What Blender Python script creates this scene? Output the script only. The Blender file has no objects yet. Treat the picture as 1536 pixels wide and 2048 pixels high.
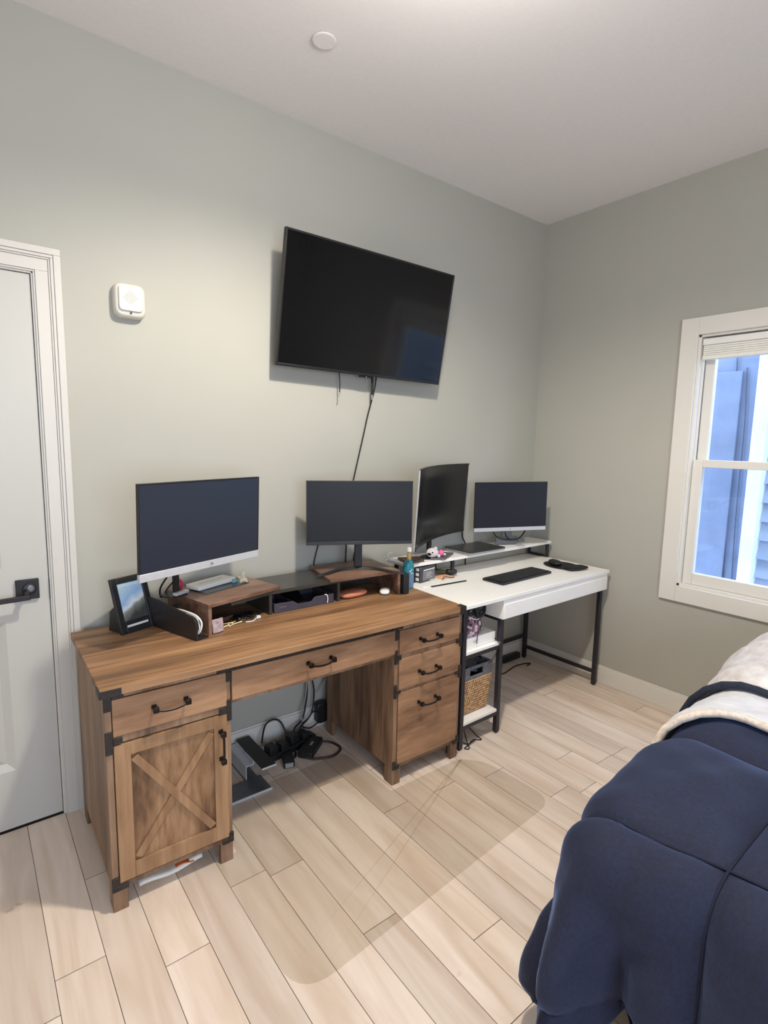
import bpy, bmesh, math, random
from math import sin, cos, pi, radians, sqrt, exp, hypot
from mathutils import Matrix, Vector
random.seed(7)
SC = bpy.context.scene
COL = SC.collection

# ---------------------------------------------------------------- materials
def lin(c):
    return tuple(((v/255)/12.92 if v/255 <= 0.04045 else ((v/255+0.055)/1.055)**2.4) for v in c)

def newmat(name):
    m = bpy.data.materials.new(name); m.use_nodes = True
    nt = m.node_tree; b = nt.nodes['Principled BSDF']
    return m, nt, b

def plain(name, rgb, rough=0.5, metal=0.0, var=0.06, scale=40, bump=0.0, spec=0.5, sheen=0.0, coat=0.0):
    """plain colour broken up by a little procedural noise"""
    m, nt, b = newmat(name)
    n = nt.nodes; l = nt.links
    tc = n.new('ShaderNodeTexCoord'); no = n.new('ShaderNodeTexNoise')
    no.inputs['Scale'].default_value = scale; no.inputs['Detail'].default_value = 4
    l.new(tc.outputs['Object'], no.inputs['Vector'])
    cr = n.new('ShaderNodeValToRGB')
    cr.color_ramp.elements[0].position = 0.3; cr.color_ramp.elements[1].position = 0.7
    cr.color_ramp.elements[0].color = tuple(max(0, c*(1-var)) for c in rgb)+(1,)
    cr.color_ramp.elements[1].color = tuple(min(1, c*(1+var)) for c in rgb)+(1,)
    l.new(no.outputs['Fac'], cr.inputs['Fac']); l.new(cr.outputs['Color'], b.inputs['Base Color'])
    b.inputs['Roughness'].default_value = rough; b.inputs['Metallic'].default_value = metal
    b.inputs['Specular IOR Level'].default_value = spec
    if sheen: b.inputs['Sheen Weight'].default_value = sheen
    if coat: b.inputs['Coat Weight'].default_value = coat
    if bump:
        bp = n.new('ShaderNodeBump'); bp.inputs['Strength'].default_value = bump; bp.inputs['Distance'].default_value = 0.002
        l.new(no.outputs['Fac'], bp.inputs['Height']); l.new(bp.outputs['Normal'], b.inputs['Normal'])
    return m

def wood(name, axis, dark, mid, light, band=9.0, stretch=0.07, rough=0.5, fine=60, off=0.0):
    """rustic grain running along the given axis of the object"""
    m, nt, b = newmat(name); n = nt.nodes; l = nt.links
    tc = n.new('ShaderNodeTexCoord'); mp = n.new('ShaderNodeMapping')
    s = [1.0, 1.0, 1.0]; s[axis] = stretch
    mp.inputs['Scale'].default_value = s; mp.inputs['Location'].default_value = (off, off*1.7, off*0.6)
    l.new(tc.outputs['Object'], mp.inputs['Vector'])
    n1 = n.new('ShaderNodeTexNoise'); n1.inputs['Scale'].default_value = band; n1.inputs['Detail'].default_value = 3; n1.inputs['Distortion'].default_value = 0.4
    n2 = n.new('ShaderNodeTexNoise'); n2.inputs['Scale'].default_value = fine; n2.inputs['Detail'].default_value = 6
    mp3 = n.new('ShaderNodeMapping'); s3 = [1, 1, 1]; s3[axis] = 0.35; mp3.inputs['Scale'].default_value = s3
    mp3.inputs['Location'].default_value = (off*2, off, off)
    l.new(tc.outputs['Object'], mp3.inputs['Vector'])
    n3 = n.new('ShaderNodeTexNoise'); n3.inputs['Scale'].default_value = 6; n3.inputs['Detail'].default_value = 3
    l.new(mp3.outputs['Vector'], n3.inputs['Vector'])
    l.new(mp.outputs['Vector'], n1.inputs['Vector']); l.new(mp.outputs['Vector'], n2.inputs['Vector'])
    a = n.new('ShaderNodeMath'); a.operation = 'MULTIPLY_ADD'; a.inputs[1].default_value = 0.30
    l.new(n2.outputs['Fac'], a.inputs[0])
    a1 = n.new('ShaderNodeMath'); a1.operation = 'MULTIPLY_ADD'; a1.inputs[1].default_value = 0.45
    l.new(n1.outputs['Fac'], a1.inputs[0])
    a2 = n.new('ShaderNodeMath'); a2.operation = 'MULTIPLY'; a2.inputs[1].default_value = 0.25
    l.new(n3.outputs['Fac'], a2.inputs[0]); l.new(a2.outputs[0], a1.inputs[2]); l.new(a1.outputs[0], a.inputs[2])
    cr = n.new('ShaderNodeValToRGB'); e = cr.color_ramp.elements
    e[0].position = 0.38; e[0].color = dark+(1,); e[1].position = 0.62; e[1].color = light+(1,)
    em = e.new(0.5); em.color = mid+(1,)
    l.new(a.outputs[0], cr.inputs['Fac']); l.new(cr.outputs['Color'], b.inputs['Base Color'])
    b.inputs['Roughness'].default_value = rough
    bp = n.new('ShaderNodeBump'); bp.inputs['Strength'].default_value = 0.15; bp.inputs['Distance'].default_value = 0.001
    l.new(n2.outputs['Fac'], bp.inputs['Height']); l.new(bp.outputs['Normal'], b.inputs['Normal'])
    return m

M = {}
M['wall'] = plain('wall_paint', lin((178,176,166)), 0.85, var=0.015, scale=3, bump=0.0)
M['ceiling'] = plain('ceiling_paint', lin((236,231,228)), 0.9, var=0.015, scale=60, bump=0.08)
M['trim'] = plain('trim_paint', lin((226,222,214)), 0.42, var=0.01, scale=5)
M['casing'] = plain('casing_paint', lin((205,201,194)), 0.42, var=0.01, scale=5)
M['door'] = plain('door_paint', lin((192,190,183)), 0.45, var=0.01, scale=5)
M['black'] = plain('black_metal', lin((34,32,33)), 0.45, 0.2, var=0.15)
M['bracket'] = plain('dark_iron', lin((48,43,40)), 0.5, 0.3, var=0.3, scale=90, bump=0.2)
M['handle'] = plain('oiled_bronze', lin((44,38,36)), 0.3, 0.7, var=0.2, scale=60)
M['legblack'] = plain('powder_coat', lin((42,41,48)), 0.45, 0.1, var=0.1)
M['whitetop'] = plain('white_laminate', lin((247,244,238)), 0.45, var=0.012, scale=8)
M['plastic'] = plain('black_plastic', lin((30,30,32)), 0.45, var=0.1)
M['mplastic'] = plain('monitor_plastic', lin((26,26,28)), 0.4, var=0.1)
M['silver'] = plain('silver_plastic', lin((206,208,212)), 0.3, 0.25, var=0.03)
M['greymetal'] = plain('grey_metal', lin((120,122,124)), 0.35, 0.7, var=0.06)
M['whitepl'] = plain('white_plastic', lin((238,237,232)), 0.35, var=0.01)
M['alarm'] = plain('alarm_plastic', lin((212,208,198)), 0.4, var=0.01)
M['alarmhole'] = plain('alarm_hole', lin((150,145,136)), 0.6, var=0.05)
M['cable'] = plain('cable_rubber', lin((22,22,24)), 0.5, var=0.1)
M['darkbrown'] = plain('brown_cable', lin((58,38,36)), 0.5, var=0.1)
M['greycable'] = plain('grey_cable', lin((150,148,145)), 0.5, var=0.05)
M['cream'] = plain('cream_tag', lin((232,208,160)), 0.6, var=0.1)
M['peach'] = plain('peach_paper', lin((232,178,140)), 0.7, var=0.08, scale=70)
M['paper'] = plain('paper_white', lin((238,236,228)), 0.7, var=0.03, scale=50)
M['orange'] = plain('orange_print', lin((196,98,32)), 0.6, var=0.15)
M['pinkball'] = plain('pink_foam', lin((240,110,165)), 0.6, var=0.08, scale=80, bump=0.3)
M['plush'] = plain('plush_fur', lin((214,205,206)), 0.95, var=0.12, scale=160, bump=0.9, sheen=0.5)
M['plushblack'] = plain('plush_black', lin((20,20,24)), 0.9, var=0.2, scale=120)
M['teal'] = plain('teal_plastic', lin((40,128,142)), 0.25, var=0.08, scale=15)
M['bluelabel'] = plain('blue_label', lin((92,126,160)), 0.3, var=0.15, scale=40)
M['amber'] = plain('amber_liquid', lin((176,150,92)), 0.15, var=0.2, scale=40)
M['pinkpouch'] = plain('coral_leather', lin((205,128,98)), 0.55, var=0.14, scale=14, bump=0.2)
M['darkwoodbox'] = plain('brown_leather', lin((92,62,48)), 0.5, var=0.2)
M['red'] = plain('ruby_glass', lin((188,60,84)), 0.2, var=0.3, scale=50)
M['aqua'] = plain('aqua_plastic', lin((120,176,180)), 0.3, var=0.1)
M['bone'] = plain('cream_resin', lin((236,224,198)), 0.5, var=0.1, scale=60)
M['basket'] = None
M['liner'] = plain('grey_fabric', lin((112,112,116)), 0.9, var=0.25, scale=60, bump=0.5)
M['greycloth'] = plain('blue_grey_cloth', lin((98,102,120)), 0.9, var=0.3, scale=30, bump=0.5)
M['green'] = plain('olive_plastic', lin((70,84,64)), 0.4, var=0.3, scale=60)
M['labeldark'] = plain('carton_dark', lin((62,60,62)), 0.45, var=0.2, scale=30)
M['labelgrey'] = plain('carton_grey', lin((118,116,122)), 0.45, var=0.15, scale=50)
M['organblack'] = plain('black_laminate', lin((58,56,52)), 0.28, var=0.12, scale=6)
M['traypl'] = plain('tray_board', lin((40,34,34)), 0.45, var=0.2, scale=20)
M['desktray'] = plain('drawer_tray', lin((66,62,74)), 0.5, var=0.08)
M['mattress'] = plain('mattress_ticking', lin((200,198,200)), 0.9, var=0.05)
M['rail'] = plain('bed_fabric', lin((24,24,30)), 0.9, var=0.1)
M['foil'] = plain('clear_pouch', lin((176,158,158)), 0.25, var=0.25, scale=90, bump=0.8)
M['laptop'] = plain('laptop_lid', lin((62,63,62)), 0.35, 0.5, var=0.06)
M['laptopsilver'] = plain('laptop_silver', lin((186,186,188)), 0.3, 0.6, var=0.04)
M['notebook'] = plain('notebook_cover', lin((96,92,92)), 0.5, var=0.15, scale=30)
M['mousepad'] = plain('foam_black', lin((16,17,18)), 0.7, var=0.15)
M['kb'] = plain('keyboard_black', lin((34,36,38)), 0.5, var=0.1)
M['lamp'] = None

W1 = (lin((96,66,42)), lin((140,100,68)), lin((166,126,88)))
M['desk_x'] = wood('desk_wood_top', 0, lin((104,74,50)), lin((146,108,74)), lin((176,136,98)), band=13, stretch=0.06)
M['desk_fx'] = wood('desk_wood_front', 0, lin((118,84,60)), lin((152,114,84)), lin((176,136,102)), band=12, stretch=0.16, off=3.1)
M['desk_z'] = wood('desk_wood_side', 2, lin((92,68,52)), lin((134,104,80)), lin((160,130,104)), band=11, stretch=0.10, off=1.3)
M['desk_frame'] = wood('desk_wood_frame', 2, lin((132,98,68)), lin((158,122,88)), lin((178,140,104)), band=14, stretch=0.12, off=5.3)
M['desk_panel'] = wood('desk_wood_panel', 2, lin((84,58,38)), lin((132,98,68)), lin((168,132,98)), band=10, stretch=0.22, off=2.2)
M['org_wood'] = wood('walnut_laminate', 0, lin((84,58,44)), lin((122,90,72)), lin((150,118,98)), band=12, stretch=0.12, rough=0.35, off=7)
M['bedwood'] = wood('bed_wood', 2, lin((120,72,50)), lin((168,112,84)), lin((196,140,110)), band=12, stretch=0.1)

def floor_mat():
    m, nt, b = newmat('oak_planks'); n = nt.nodes; l = nt.links
    at = n.new('ShaderNodeAttribute'); at.attribute_name = 'tone'
    tc = n.new('ShaderNodeTexCoord'); mp = n.new('ShaderNodeMapping'); mp.inputs['Scale'].default_value = (1, 0.12, 1)
    l.new(tc.outputs['Object'], mp.inputs['Vector'])
    add = n.new('ShaderNodeVectorMath'); add.operation = 'MULTIPLY_ADD'
    add.inputs[1].default_value = (0, 30, 17)
    l.new(at.outputs['Color'], add.inputs[0]); l.new(mp.outputs['Vector'], add.inputs[2])
    n1 = n.new('ShaderNodeTexNoise'); n1.inputs['Scale'].default_value = 14; n1.inputs['Detail'].default_value = 7; n1.inputs['Distortion'].default_value = 0.8
    l.new(add.outputs[0], n1.inputs['Vector'])
    n2 = n.new('ShaderNodeTexNoise'); n2.inputs['Scale'].default_value = 1.6; n2.inputs['Detail'].default_value = 2
    l.new(tc.outputs['Object'], n2.inputs['Vector'])
    cr = n.new('ShaderNodeValToRGB'); e = cr.color_ramp.elements
    e[0].position = 0.30; e[0].color = lin((214,191,170))+(1,); e[1].position = 0.66; e[1].color = lin((238,221,205))+(1,)
    l.new(n1.outputs['Fac'], cr.inputs['Fac'])
    hs = n.new('ShaderNodeHueSaturation')
    mr = n.new('ShaderNodeMapRange'); mr.inputs['To Min'].default_value = 0.86; mr.inputs['To Max'].default_value = 1.06
    l.new(at.outputs['Fac'], mr.inputs['Value']); l.new(mr.outputs[0], hs.inputs['Value'])
    l.new(cr.outputs['Color'], hs.inputs['Color'])
    # small knots and specks
    n3 = n.new('ShaderNodeTexNoise'); n3.inputs['Scale'].default_value = 9; n3.inputs['Detail'].default_value = 8
    l.new(tc.outputs['Object'], n3.inputs['Vector'])
    cr3 = n.new('ShaderNodeValToRGB'); e3 = cr3.color_ramp.elements
    e3[0].position = 0.70; e3[0].color = (1, 1, 1, 1); e3[1].position = 0.78; e3[1].color = (0.55, 0.45, 0.38, 1)
    l.new(n3.outputs['Fac'], cr3.inputs['Fac'])
    mx = n.new('ShaderNodeMix'); mx.data_type = 'RGBA'; mx.blend_type = 'MULTIPLY'; mx.inputs['Factor'].default_value = 1
    l.new(hs.outputs['Color'], mx.inputs['A']); l.new(cr3.outputs['Color'], mx.inputs['B'])
    l.new(mx.outputs['Result'], b.inputs['Base Color'])
    b.inputs['Roughness'].default_value = 0.42
    bp = n.new('ShaderNodeBump'); bp.inputs['Strength'].default_value = 0.12; bp.inputs['Distance'].default_value = 0.001
    l.new(n1.outputs['Fac'], bp.inputs['Height']); l.new(bp.outputs['Normal'], b.inputs['Normal'])
    return m
M['floor'] = floor_mat()
M['groove'] = plain('plank_groove', lin((70,54,44)), 0.9, var=0.1)

def glass_mat(name='window_glass', tint=(0.93, 0.96, 1.0), rough=0.0, fac=0.03):
    m, nt, b = newmat(name); n = nt.nodes; l = nt.links
    tr = n.new('ShaderNodeBsdfTransparent'); tr.inputs['Color'].default_value = tint+(1,)
    gl = n.new('ShaderNodeBsdfGlossy'); gl.inputs['Roughness'].default_value = rough
    lw = n.new('ShaderNodeLayerWeight'); pw = n.new('ShaderNodeMath'); pw.operation = 'POWER'; pw.inputs[1].default_value = 5
    l.new(lw.outputs['Facing'], pw.inputs[0])
    fr = n.new('ShaderNodeMath'); fr.operation = 'MULTIPLY_ADD'; fr.inputs[1].default_value = 0.8; fr.inputs[2].default_value = fac
    l.new(pw.outputs[0], fr.inputs[0])
    mx = n.new('ShaderNodeMixShader'); l.new(fr.outputs[0], mx.inputs[0]); l.new(tr.outputs[0], mx.inputs[1]); l.new(gl.outputs[0], mx.inputs[2])
    l.new(mx.outputs[0], n['Material Output'].inputs['Surface']); n.remove(b)
    return m
M['glass'] = glass_mat()
M['chairmat'] = glass_mat('clear_vinyl', (0.955, 0.951, 0.937), 0.3, 0.02)
M['mirrorglass'] = glass_mat('small_glass', (0.8, 0.88, 0.9), 0.05)

def screen_mat(name, rgb, rough, spec=0.5):
    m, nt, b = newmat(name); n = nt.nodes; l = nt.links
    no = n.new('ShaderNodeTexNoise'); no.inputs['Scale'].default_value = 3
    tc = n.new('ShaderNodeTexCoord'); l.new(tc.outputs['Object'], no.inputs['Vector'])
    mr = n.new('ShaderNodeMapRange'); mr.inputs['To Min'].default_value = rough*0.9; mr.inputs['To Max'].default_value = rough*1.1
    l.new(no.outputs['Fac'], mr.inputs['Value']); l.new(mr.outputs[0], b.inputs['Roughness'])
    b.inputs['Base Color'].default_value = rgb+(1,); b.inputs['Specular IOR Level'].default_value = spec
    return m
M['tvscreen'] = screen_mat('tv_screen', (0.004, 0.004, 0.005), 0.09, 0.4)
M['scr'] = screen_mat('matte_screen', (0.014, 0.020, 0.036), 0.36, 0.6)
M['scr4'] = screen_mat('matte_screen_corner', (0.012, 0.013, 0.021), 0.42, 0.4)
M['scr2'] = screen_mat('matte_screen_dark', (0.007, 0.007, 0.0085), 0.42, 0.28)
M['scr3'] = screen_mat('curved_screen', (0.008, 0.008, 0.009), 0.22, 0.5)

def basket_mat():
    m, nt, b = newmat('seagrass_weave'); n = nt.nodes; l = nt.links
    tc = n.new('ShaderNodeTexCoord'); mp = n.new('ShaderNodeMapping'); mp.inputs['Scale'].default_value = (1, 1, 1)
    l.new(tc.outputs['Object'], mp.inputs['Vector'])
    br = n.new('ShaderNodeTexNoise'); br.inputs['Scale'].default_value = 60; br.inputs['Detail'].default_value = 4
    l.new(mp.outputs['Vector'], br.inputs['Vector'])
    cr = n.new('ShaderNodeValToRGB'); e = cr.color_ramp.elements
    e[0].position = 0.3; e[0].color = lin((158,116,78))+(1,); e[1].position = 0.7; e[1].color = lin((226,190,146))+(1,)
    l.new(br.outputs['Fac'], cr.inputs['Fac']); l.new(cr.outputs['Color'], b.inputs['Base Color'])
    b.inputs['Roughness'].default_value = 0.75
    return m
M['basket'] = basket_mat()

def pattern_mat():
    m, nt, b = newmat('mottled_pattern'); n = nt.nodes; l = nt.links
    tc = n.new('ShaderNodeTexCoord'); v = n.new('ShaderNodeTexVoronoi'); v.inputs['Scale'].default_value = 75
    l.new(tc.outputs['Object'], v.inputs['Vector'])
    cr = n.new('ShaderNodeValToRGB'); cr.color_ramp.interpolation = 'CONSTANT'; e = cr.color_ramp.elements
    e[0].position = 0; e[0].color = lin((70,48,50))+(1,); e[1].position = 0.62; e[1].color = lin((224,202,214))+(1,)
    k = e.new(0.3); k.color = lin((142,108,112))+(1,)
    l.new(v.outputs['Color'], cr.inputs['Fac']); l.new(cr.outputs['Color'], b.inputs['Base Color'])
    b.inputs['Roughness'].default_value = 0.8
    return m
M['pattern'] = pattern_mat()

def photo_mat():
    """a seaside snapshot: pale sky, white building, dark rocks at the bottom"""
    m, nt, b = newmat('snapshot_print'); n = nt.nodes; l = nt.links
    tc = n.new('ShaderNodeTexCoord'); se = n.new('ShaderNodeSeparateXYZ'); l.new(tc.outputs['Object'], se.inputs[0])
    no = n.new('ShaderNodeTexNoise'); no.inputs['Scale'].default_value = 18; no.inputs['Detail'].default_value = 5
    l.new(tc.outputs['Object'], no.inputs['Vector'])
    a = n.new('ShaderNodeMath'); a.operation = 'MULTIPLY_ADD'; a.inputs[1].default_value = 0.06
    l.new(no.outputs['Fac'], a.inputs[0])
    sl = n.new('ShaderNodeMath'); sl.operation = 'MULTIPLY_ADD'; sl.inputs[1].default_value = -0.55
    l.new(se.outputs['X'], sl.inputs[0]); l.new(se.outputs['Z'], sl.inputs[2]); l.new(sl.outputs[0], a.inputs[2])
    mr = n.new('ShaderNodeMapRange'); mr.inputs['From Min'].default_value = 0.0; mr.inputs['From Max'].default_value = 0.24
    l.new(a.outputs[0], mr.inputs['Value'])
    cr = n.new('ShaderNodeValToRGB'); e = cr.color_ramp.elements
    e[0].position = 0.18; e[0].color = lin((70,72,66))+(1,); e[1].position = 0.9; e[1].color = lin((190,212,230))+(1,)
    for p, c in ((0.32, (150,150,142)), (0.38, (236,244,248)), (0.48, (160,198,236)), (0.75, (214,238,246))):  # print tones brightened to include the glare on the picture
        k = e.new(p); k.color = lin(c)+(1,)
    l.new(mr.outputs[0], cr.inputs['Fac']); l.new(cr.outputs['Color'], b.inputs['Base Color'])
    b.inputs['Roughness'].default_value = 0.12
    return m
M['photo'] = photo_mat()

def cloth_mat(name, c1, c2, scale=120, sheen=0.6, sheen_tint=(0.5, 0.6, 1.0), rough=0.85, bump=0.3):
    m, nt, b = newmat(name); n = nt.nodes; l = nt.links
    tc = n.new('ShaderNodeTexCoord'); no = n.new('ShaderNodeTexNoise'); no.inputs['Scale'].default_value = scale; no.inputs['Detail'].default_value = 5
    l.new(tc.outputs['Object'], no.inputs['Vector'])
    cr = n.new('ShaderNodeValToRGB'); cr.color_ramp.elements[0].position = 0.3; cr.color_ramp.elements[1].position = 0.7
    cr.color_ramp.elements[0].color = c1+(1,); cr.color_ramp.elements[1].color = c2+(1,)
    l.new(no.outputs['Fac'], cr.inputs['Fac']); l.new(cr.outputs['Color'], b.inputs['Base Color'])
    b.inputs['Roughness'].default_value = rough
    b.inputs['Sheen Weight'].default_value = sheen; b.inputs['Sheen Tint'].default_value = sheen_tint+(1,); b.inputs['Sheen Roughness'].default_value = 0.4
    n2 = n.new('ShaderNodeTexNoise'); n2.inputs['Scale'].default_value = 16; n2.inputs['Detail'].default_value = 4; l.new(tc.outputs['Object'], n2.inputs['Vector'])
    bp = n.new('ShaderNodeBump'); bp.inputs['Strength'].default_value = bump; bp.inputs['Distance'].default_value = 0.01
    l.new(n2.outputs['Fac'], bp.inputs['Height']); l.new(bp.outputs['Normal'], b.inputs['Normal'])
    return m
M['comforter'] = cloth_mat('navy_comforter', lin((21,25,44)), lin((28,34,62)), sheen=0.36, sheen_tint=(0.35, 0.5, 1.0))
M['blanket'] = cloth_mat('pale_plush', lin((206,208,214)), lin((226,224,226)), scale=30, sheen=0.3, sheen_tint=(1, 1, 1), bump=0.5)
M['blanket2'] = cloth_mat('pale_striped', lin((196,186,182)), lin((228,224,224)), scale=22, sheen=0.3, sheen_tint=(1, 1, 1), bump=0.5)
M['fringe'] = cloth_mat('cream_sherpa', lin((204,186,170)), lin((232,220,206)), scale=90, sheen=0.4, sheen_tint=(1, 0.95, 0.9), bump=1.0)
M['navytrim'] = cloth_mat('navy_trim', lin((22,28,40)), lin((32,40,56)), sheen=0.1)
M['seam'] = plain('seam_thread', lin((18,22,44)), 0.9, var=0.2)
M['siding'] = plain('blue_grey_siding', lin((150,164,184)), 0.7, var=0.05, scale=6)
M['panelout'] = plain('weathered_panel', lin((112,126,152)), 0.7, var=0.12, scale=7)
M['trimout'] = plain('exterior_trim', lin((205,212,220)), 0.6, var=0.03)
M['crack'] = plain('panel_crack', lin((70,80,102)), 0.8, var=0.2)

# ---------------------------------------------------------------- mesh builder
class MB:
    def __init__(s, T=None):
        s.v = []; s.f = []; s.T = T or Matrix.Identity(4); s.tone = None
    def add(s, vs, fs):
        o = len(s.v); s.v += [s.T @ Vector(p) for p in vs]; s.f += [tuple(i+o for i in f) for f in fs]
    def box(s, x0, x1, y0, y1, z0, z1):
        if x0 > x1: x0, x1 = x1, x0
        if y0 > y1: y0, y1 = y1, y0
        if z0 > z1: z0, z1 = z1, z0
        s.add([(x0,y0,z0),(x1,y0,z0),(x1,y1,z0),(x0,y1,z0),(x0,y0,z1),(x1,y0,z1),(x1,y1,z1),(x0,y1,z1)],
              [(0,3,2,1),(4,5,6,7),(0,1,5,4),(1,2,6,5),(2,3,7,6),(3,0,4,7)]); return s
    def bar(s, p, q, w, h, up=(0,0,1)):
        """rectangular bar from p to q"""
        p = Vector(p); q = Vector(q); d = (q-p).normalized(); u = Vector(up)
        a = d.cross(u)
        if a.length < 1e-6: a = d.cross(Vector((1,0,0)))
        a.normalize(); b = a.cross(d).normalized(); a *= w/2; b *= h/2
        vs = [p-a-b, p+a-b, p+a+b, p-a+b, q-a-b, q+a-b, q+a+b, q-a+b]
        s.add(vs, [(0,1,2,3),(7,6,5,4),(0,4,5,1),(1,5,6,2),(2,6,7,3),(3,7,4,0)]); return s
    def prism(s, pts, z0, z1, plane='xy'):
        n = len(pts)
        def P(a, b, c): return (a,b,c) if plane == 'xy' else ((a,c,b) if plane == 'xz' else (c,a,b))
        vs = [P(a,b,z0) for a,b in pts]+[P(a,b,z1) for a,b in pts]
        fs = [tuple(range(n))[::-1], tuple(range(n,2*n))]+[(i,(i+1)%n,n+(i+1)%n,n+i) for i in range(n)]
        s.add(vs, fs); return s
    def tube(s, pts, r, n=8, smooth_steps=0):
        pts = [Vector(p) for p in pts]
        if smooth_steps: pts = catmull(pts, smooth_steps)
        rr = r if isinstance(r, (list, tuple)) else [r]*len(pts)
        if len(rr) != len(pts): rr = [r[int(i*(len(r)-1)/(len(pts)-1))] for i in range(len(pts))]
        vs = []; fs = []; prev = None
        for i, p in enumerate(pts):
            t = (pts[min(i+1, len(pts)-1)]-pts[max(i-1, 0)])
            if t.length < 1e-9: t = Vector((0,0,1))
            t.normalize()
            a = (prev - t*prev.dot(t)) if prev is not None else t.orthogonal()
            if a.length < 1e-6: a = t.orthogonal()
            a.normalize(); prev = a; b = t.cross(a)
            for k in range(n):
                th = 2*pi*k/n; vs.append(p+(a*cos(th)+b*sin(th))*rr[i])
        m = len(pts)
        for i in range(m-1):
            for k in range(n):
                fs.append((i*n+k, i*n+(k+1)%n, (i+1)*n+(k+1)%n, (i+1)*n+k))
        fs.append(tuple(range(n))[::-1]); fs.append(tuple((m-1)*n+k for k in range(n)))
        s.add(vs, fs); return s
    def lathe(s, prof, c=(0,0,0), n=28, axis='z', sx=1.0, sy=1.0):
        """prof: list of (r, h)"""
        vs = []; fs = []
        for r, h in prof:
            for k in range(n):
                a = 2*pi*k/n; x = r*cos(a)*sx; y = r*sin(a)*sy
                p = (x, y, h) if axis == 'z' else ((x, h, y) if axis == 'y' else (h, x, y))
                vs.append((p[0]+c[0], p[1]+c[1], p[2]+c[2]))
        m = len(prof)
        for i in range(m-1):
            for k in range(n):
                fs.append((i*n+k, i*n+(k+1)%n, (i+1)*n+(k+1)%n, (i+1)*n+k))
        fs.append(tuple(range(n))[::-1]); fs.append(tuple((m-1)*n+k for k in range(n)))
        s.add(vs, fs); return s
    def ball(s, c, r, n=16, sc=(1,1,1)):
        prof = []
        vs = []; fs = []; m = n//2
        for i in range(1, m):
            th = pi*i/m
            for k in range(n):
                a = 2*pi*k/n; vs.append((c[0]+r*sc[0]*sin(th)*cos(a), c[1]+r*sc[1]*sin(th)*sin(a), c[2]+r*sc[2]*cos(th)))
        vs.append((c[0], c[1], c[2]+r*sc[2])); vs.append((c[0], c[1], c[2]-r*sc[2])); N = len(vs)
        for i in range(m-2):
            for k in range(n): fs.append((i*n+k, (i+1)*n+k, (i+1)*n+(k+1)%n, i*n+(k+1)%n))
        for k in range(n):
            fs.append((N-2, k, (k+1)%n)); fs.append((N-1, (m-2)*n+(k+1)%n, (m-2)*n+k))
        s.add(vs, fs); return s
    def grid(s, nx, ny, fn):
        vs = [fn(i/nx, j/ny) for j in range(ny+1) for i in range(nx+1)]
        fs = [(j*(nx+1)+i, j*(nx+1)+i+1, (j+1)*(nx+1)+i+1, (j+1)*(nx+1)+i) for j in range(ny) for i in range(nx)]
        s.add(vs, fs); return s
    def build(s, name, mat, parent=None, bevel=0.0, seg=2, smooth=False, solid=0.0, sub=0, org=None, weld=0.0):
        me = bpy.data.meshes.new(name)
        o0 = Vector(org) if org else Vector((0,0,0))
        me.from_pydata([tuple(p-o0) for p in s.v], [], s.f); me.update()
        bm = bmesh.new(); bm.from_mesh(me)
        if weld: bmesh.ops.remove_doubles(bm, verts=bm.verts, dist=weld)
        bmesh.ops.recalc_face_normals(bm, faces=bm.faces); bm.to_mesh(me); bm.free()
        o = bpy.data.objects.new(name, me); COL.objects.link(o)
        if isinstance(mat, str): mat = M[mat]
        me.materials.append(mat)
        if smooth: me.polygons.foreach_set('use_smooth', [True]*len(me.polygons))
        if org and parent is None: o.location = o0
        if parent is not None: o.parent = parent
        if solid:
            md = o.modifiers.new('thick', 'SOLIDIFY'); md.thickness = solid; md.offset = 0
        if bevel:
            md = o.modifiers.new('edge', 'BEVEL'); md.width = bevel; md.segments = seg; md.limit_method = 'ANGLE'; md.angle_limit = radians(40)
            md.harden_normals = False
        if sub:
            md = o.modifiers.new('sub', 'SUBSURF'); md.levels = sub; md.render_levels = sub
        if smooth or bevel:
            me.polygons.foreach_set('use_smooth', [True]*len(me.polygons))
            try: me.set_sharp_from_angle(angle=radians(35 if not smooth else 60))
            except Exception: pass
        return o

def catmull(P, k):
    out = []
    n = len(P)
    for i in range(n-1):
        p0 = P[max(i-1,0)]; p1 = P[i]; p2 = P[i+1]; p3 = P[min(i+2,n-1)]
        for j in range(k):
            t = j/k
            out.append(0.5*((2*p1)+(p2-p0)*t+(2*p0-5*p1+4*p2-p3)*t*t+(3*p1-p0-3*p2+p3)*t**3))
    out.append(P[-1]); return out

def tag(o, label=None, cat=None, group=None, kind=None):
    if label: o['label'] = label
    if cat: o['category'] = cat
    if group: o['group'] = group
    if kind: o['kind'] = kind
    return o
def thing(name, label, cat, loc=(0,0,0), rotz=0.0, group=None):
    o = bpy.data.objects.new(name, None); o.empty_display_size = 0.05; COL.objects.link(o)
    o.location = loc; o.rotation_euler = (0, 0, rotz)
    return tag(o, label, cat, group)
def struct(o): return tag(o, kind='structure')
def rrect(x0, x1, y0, y1, r, n=5):
    pts = []
    for cx, cy, a0 in ((x1-r,y0+r,-pi/2),(x1-r,y1-r,0),(x0+r,y1-r,pi/2),(x0+r,y0+r,pi)):
        for k in range(n+1):
            a = a0+pi/2*k/n; pts.append((cx+r*cos(a), cy+r*sin(a)))
    return pts
def rpoly(pts, r, n=5):
    """round the corners of a polygon"""
    out = []; N = len(pts)
    for i in range(N):
        p = Vector(pts[i]); a = Vector(pts[i-1]); b = Vector(pts[(i+1)%N]); rr = r[i] if isinstance(r, (list, tuple)) else r
        if rr <= 0: out.append(tuple(p)); continue
        da = (a-p).normalized()*rr; db = (b-p).normalized()*rr
        for k in range(n+1):
            t = k/n; q = (p+da)*(1-t)**2+2*t*(1-t)*p+(p+db)*t*t; out.append((q.x, q.y))
    return out
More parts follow.
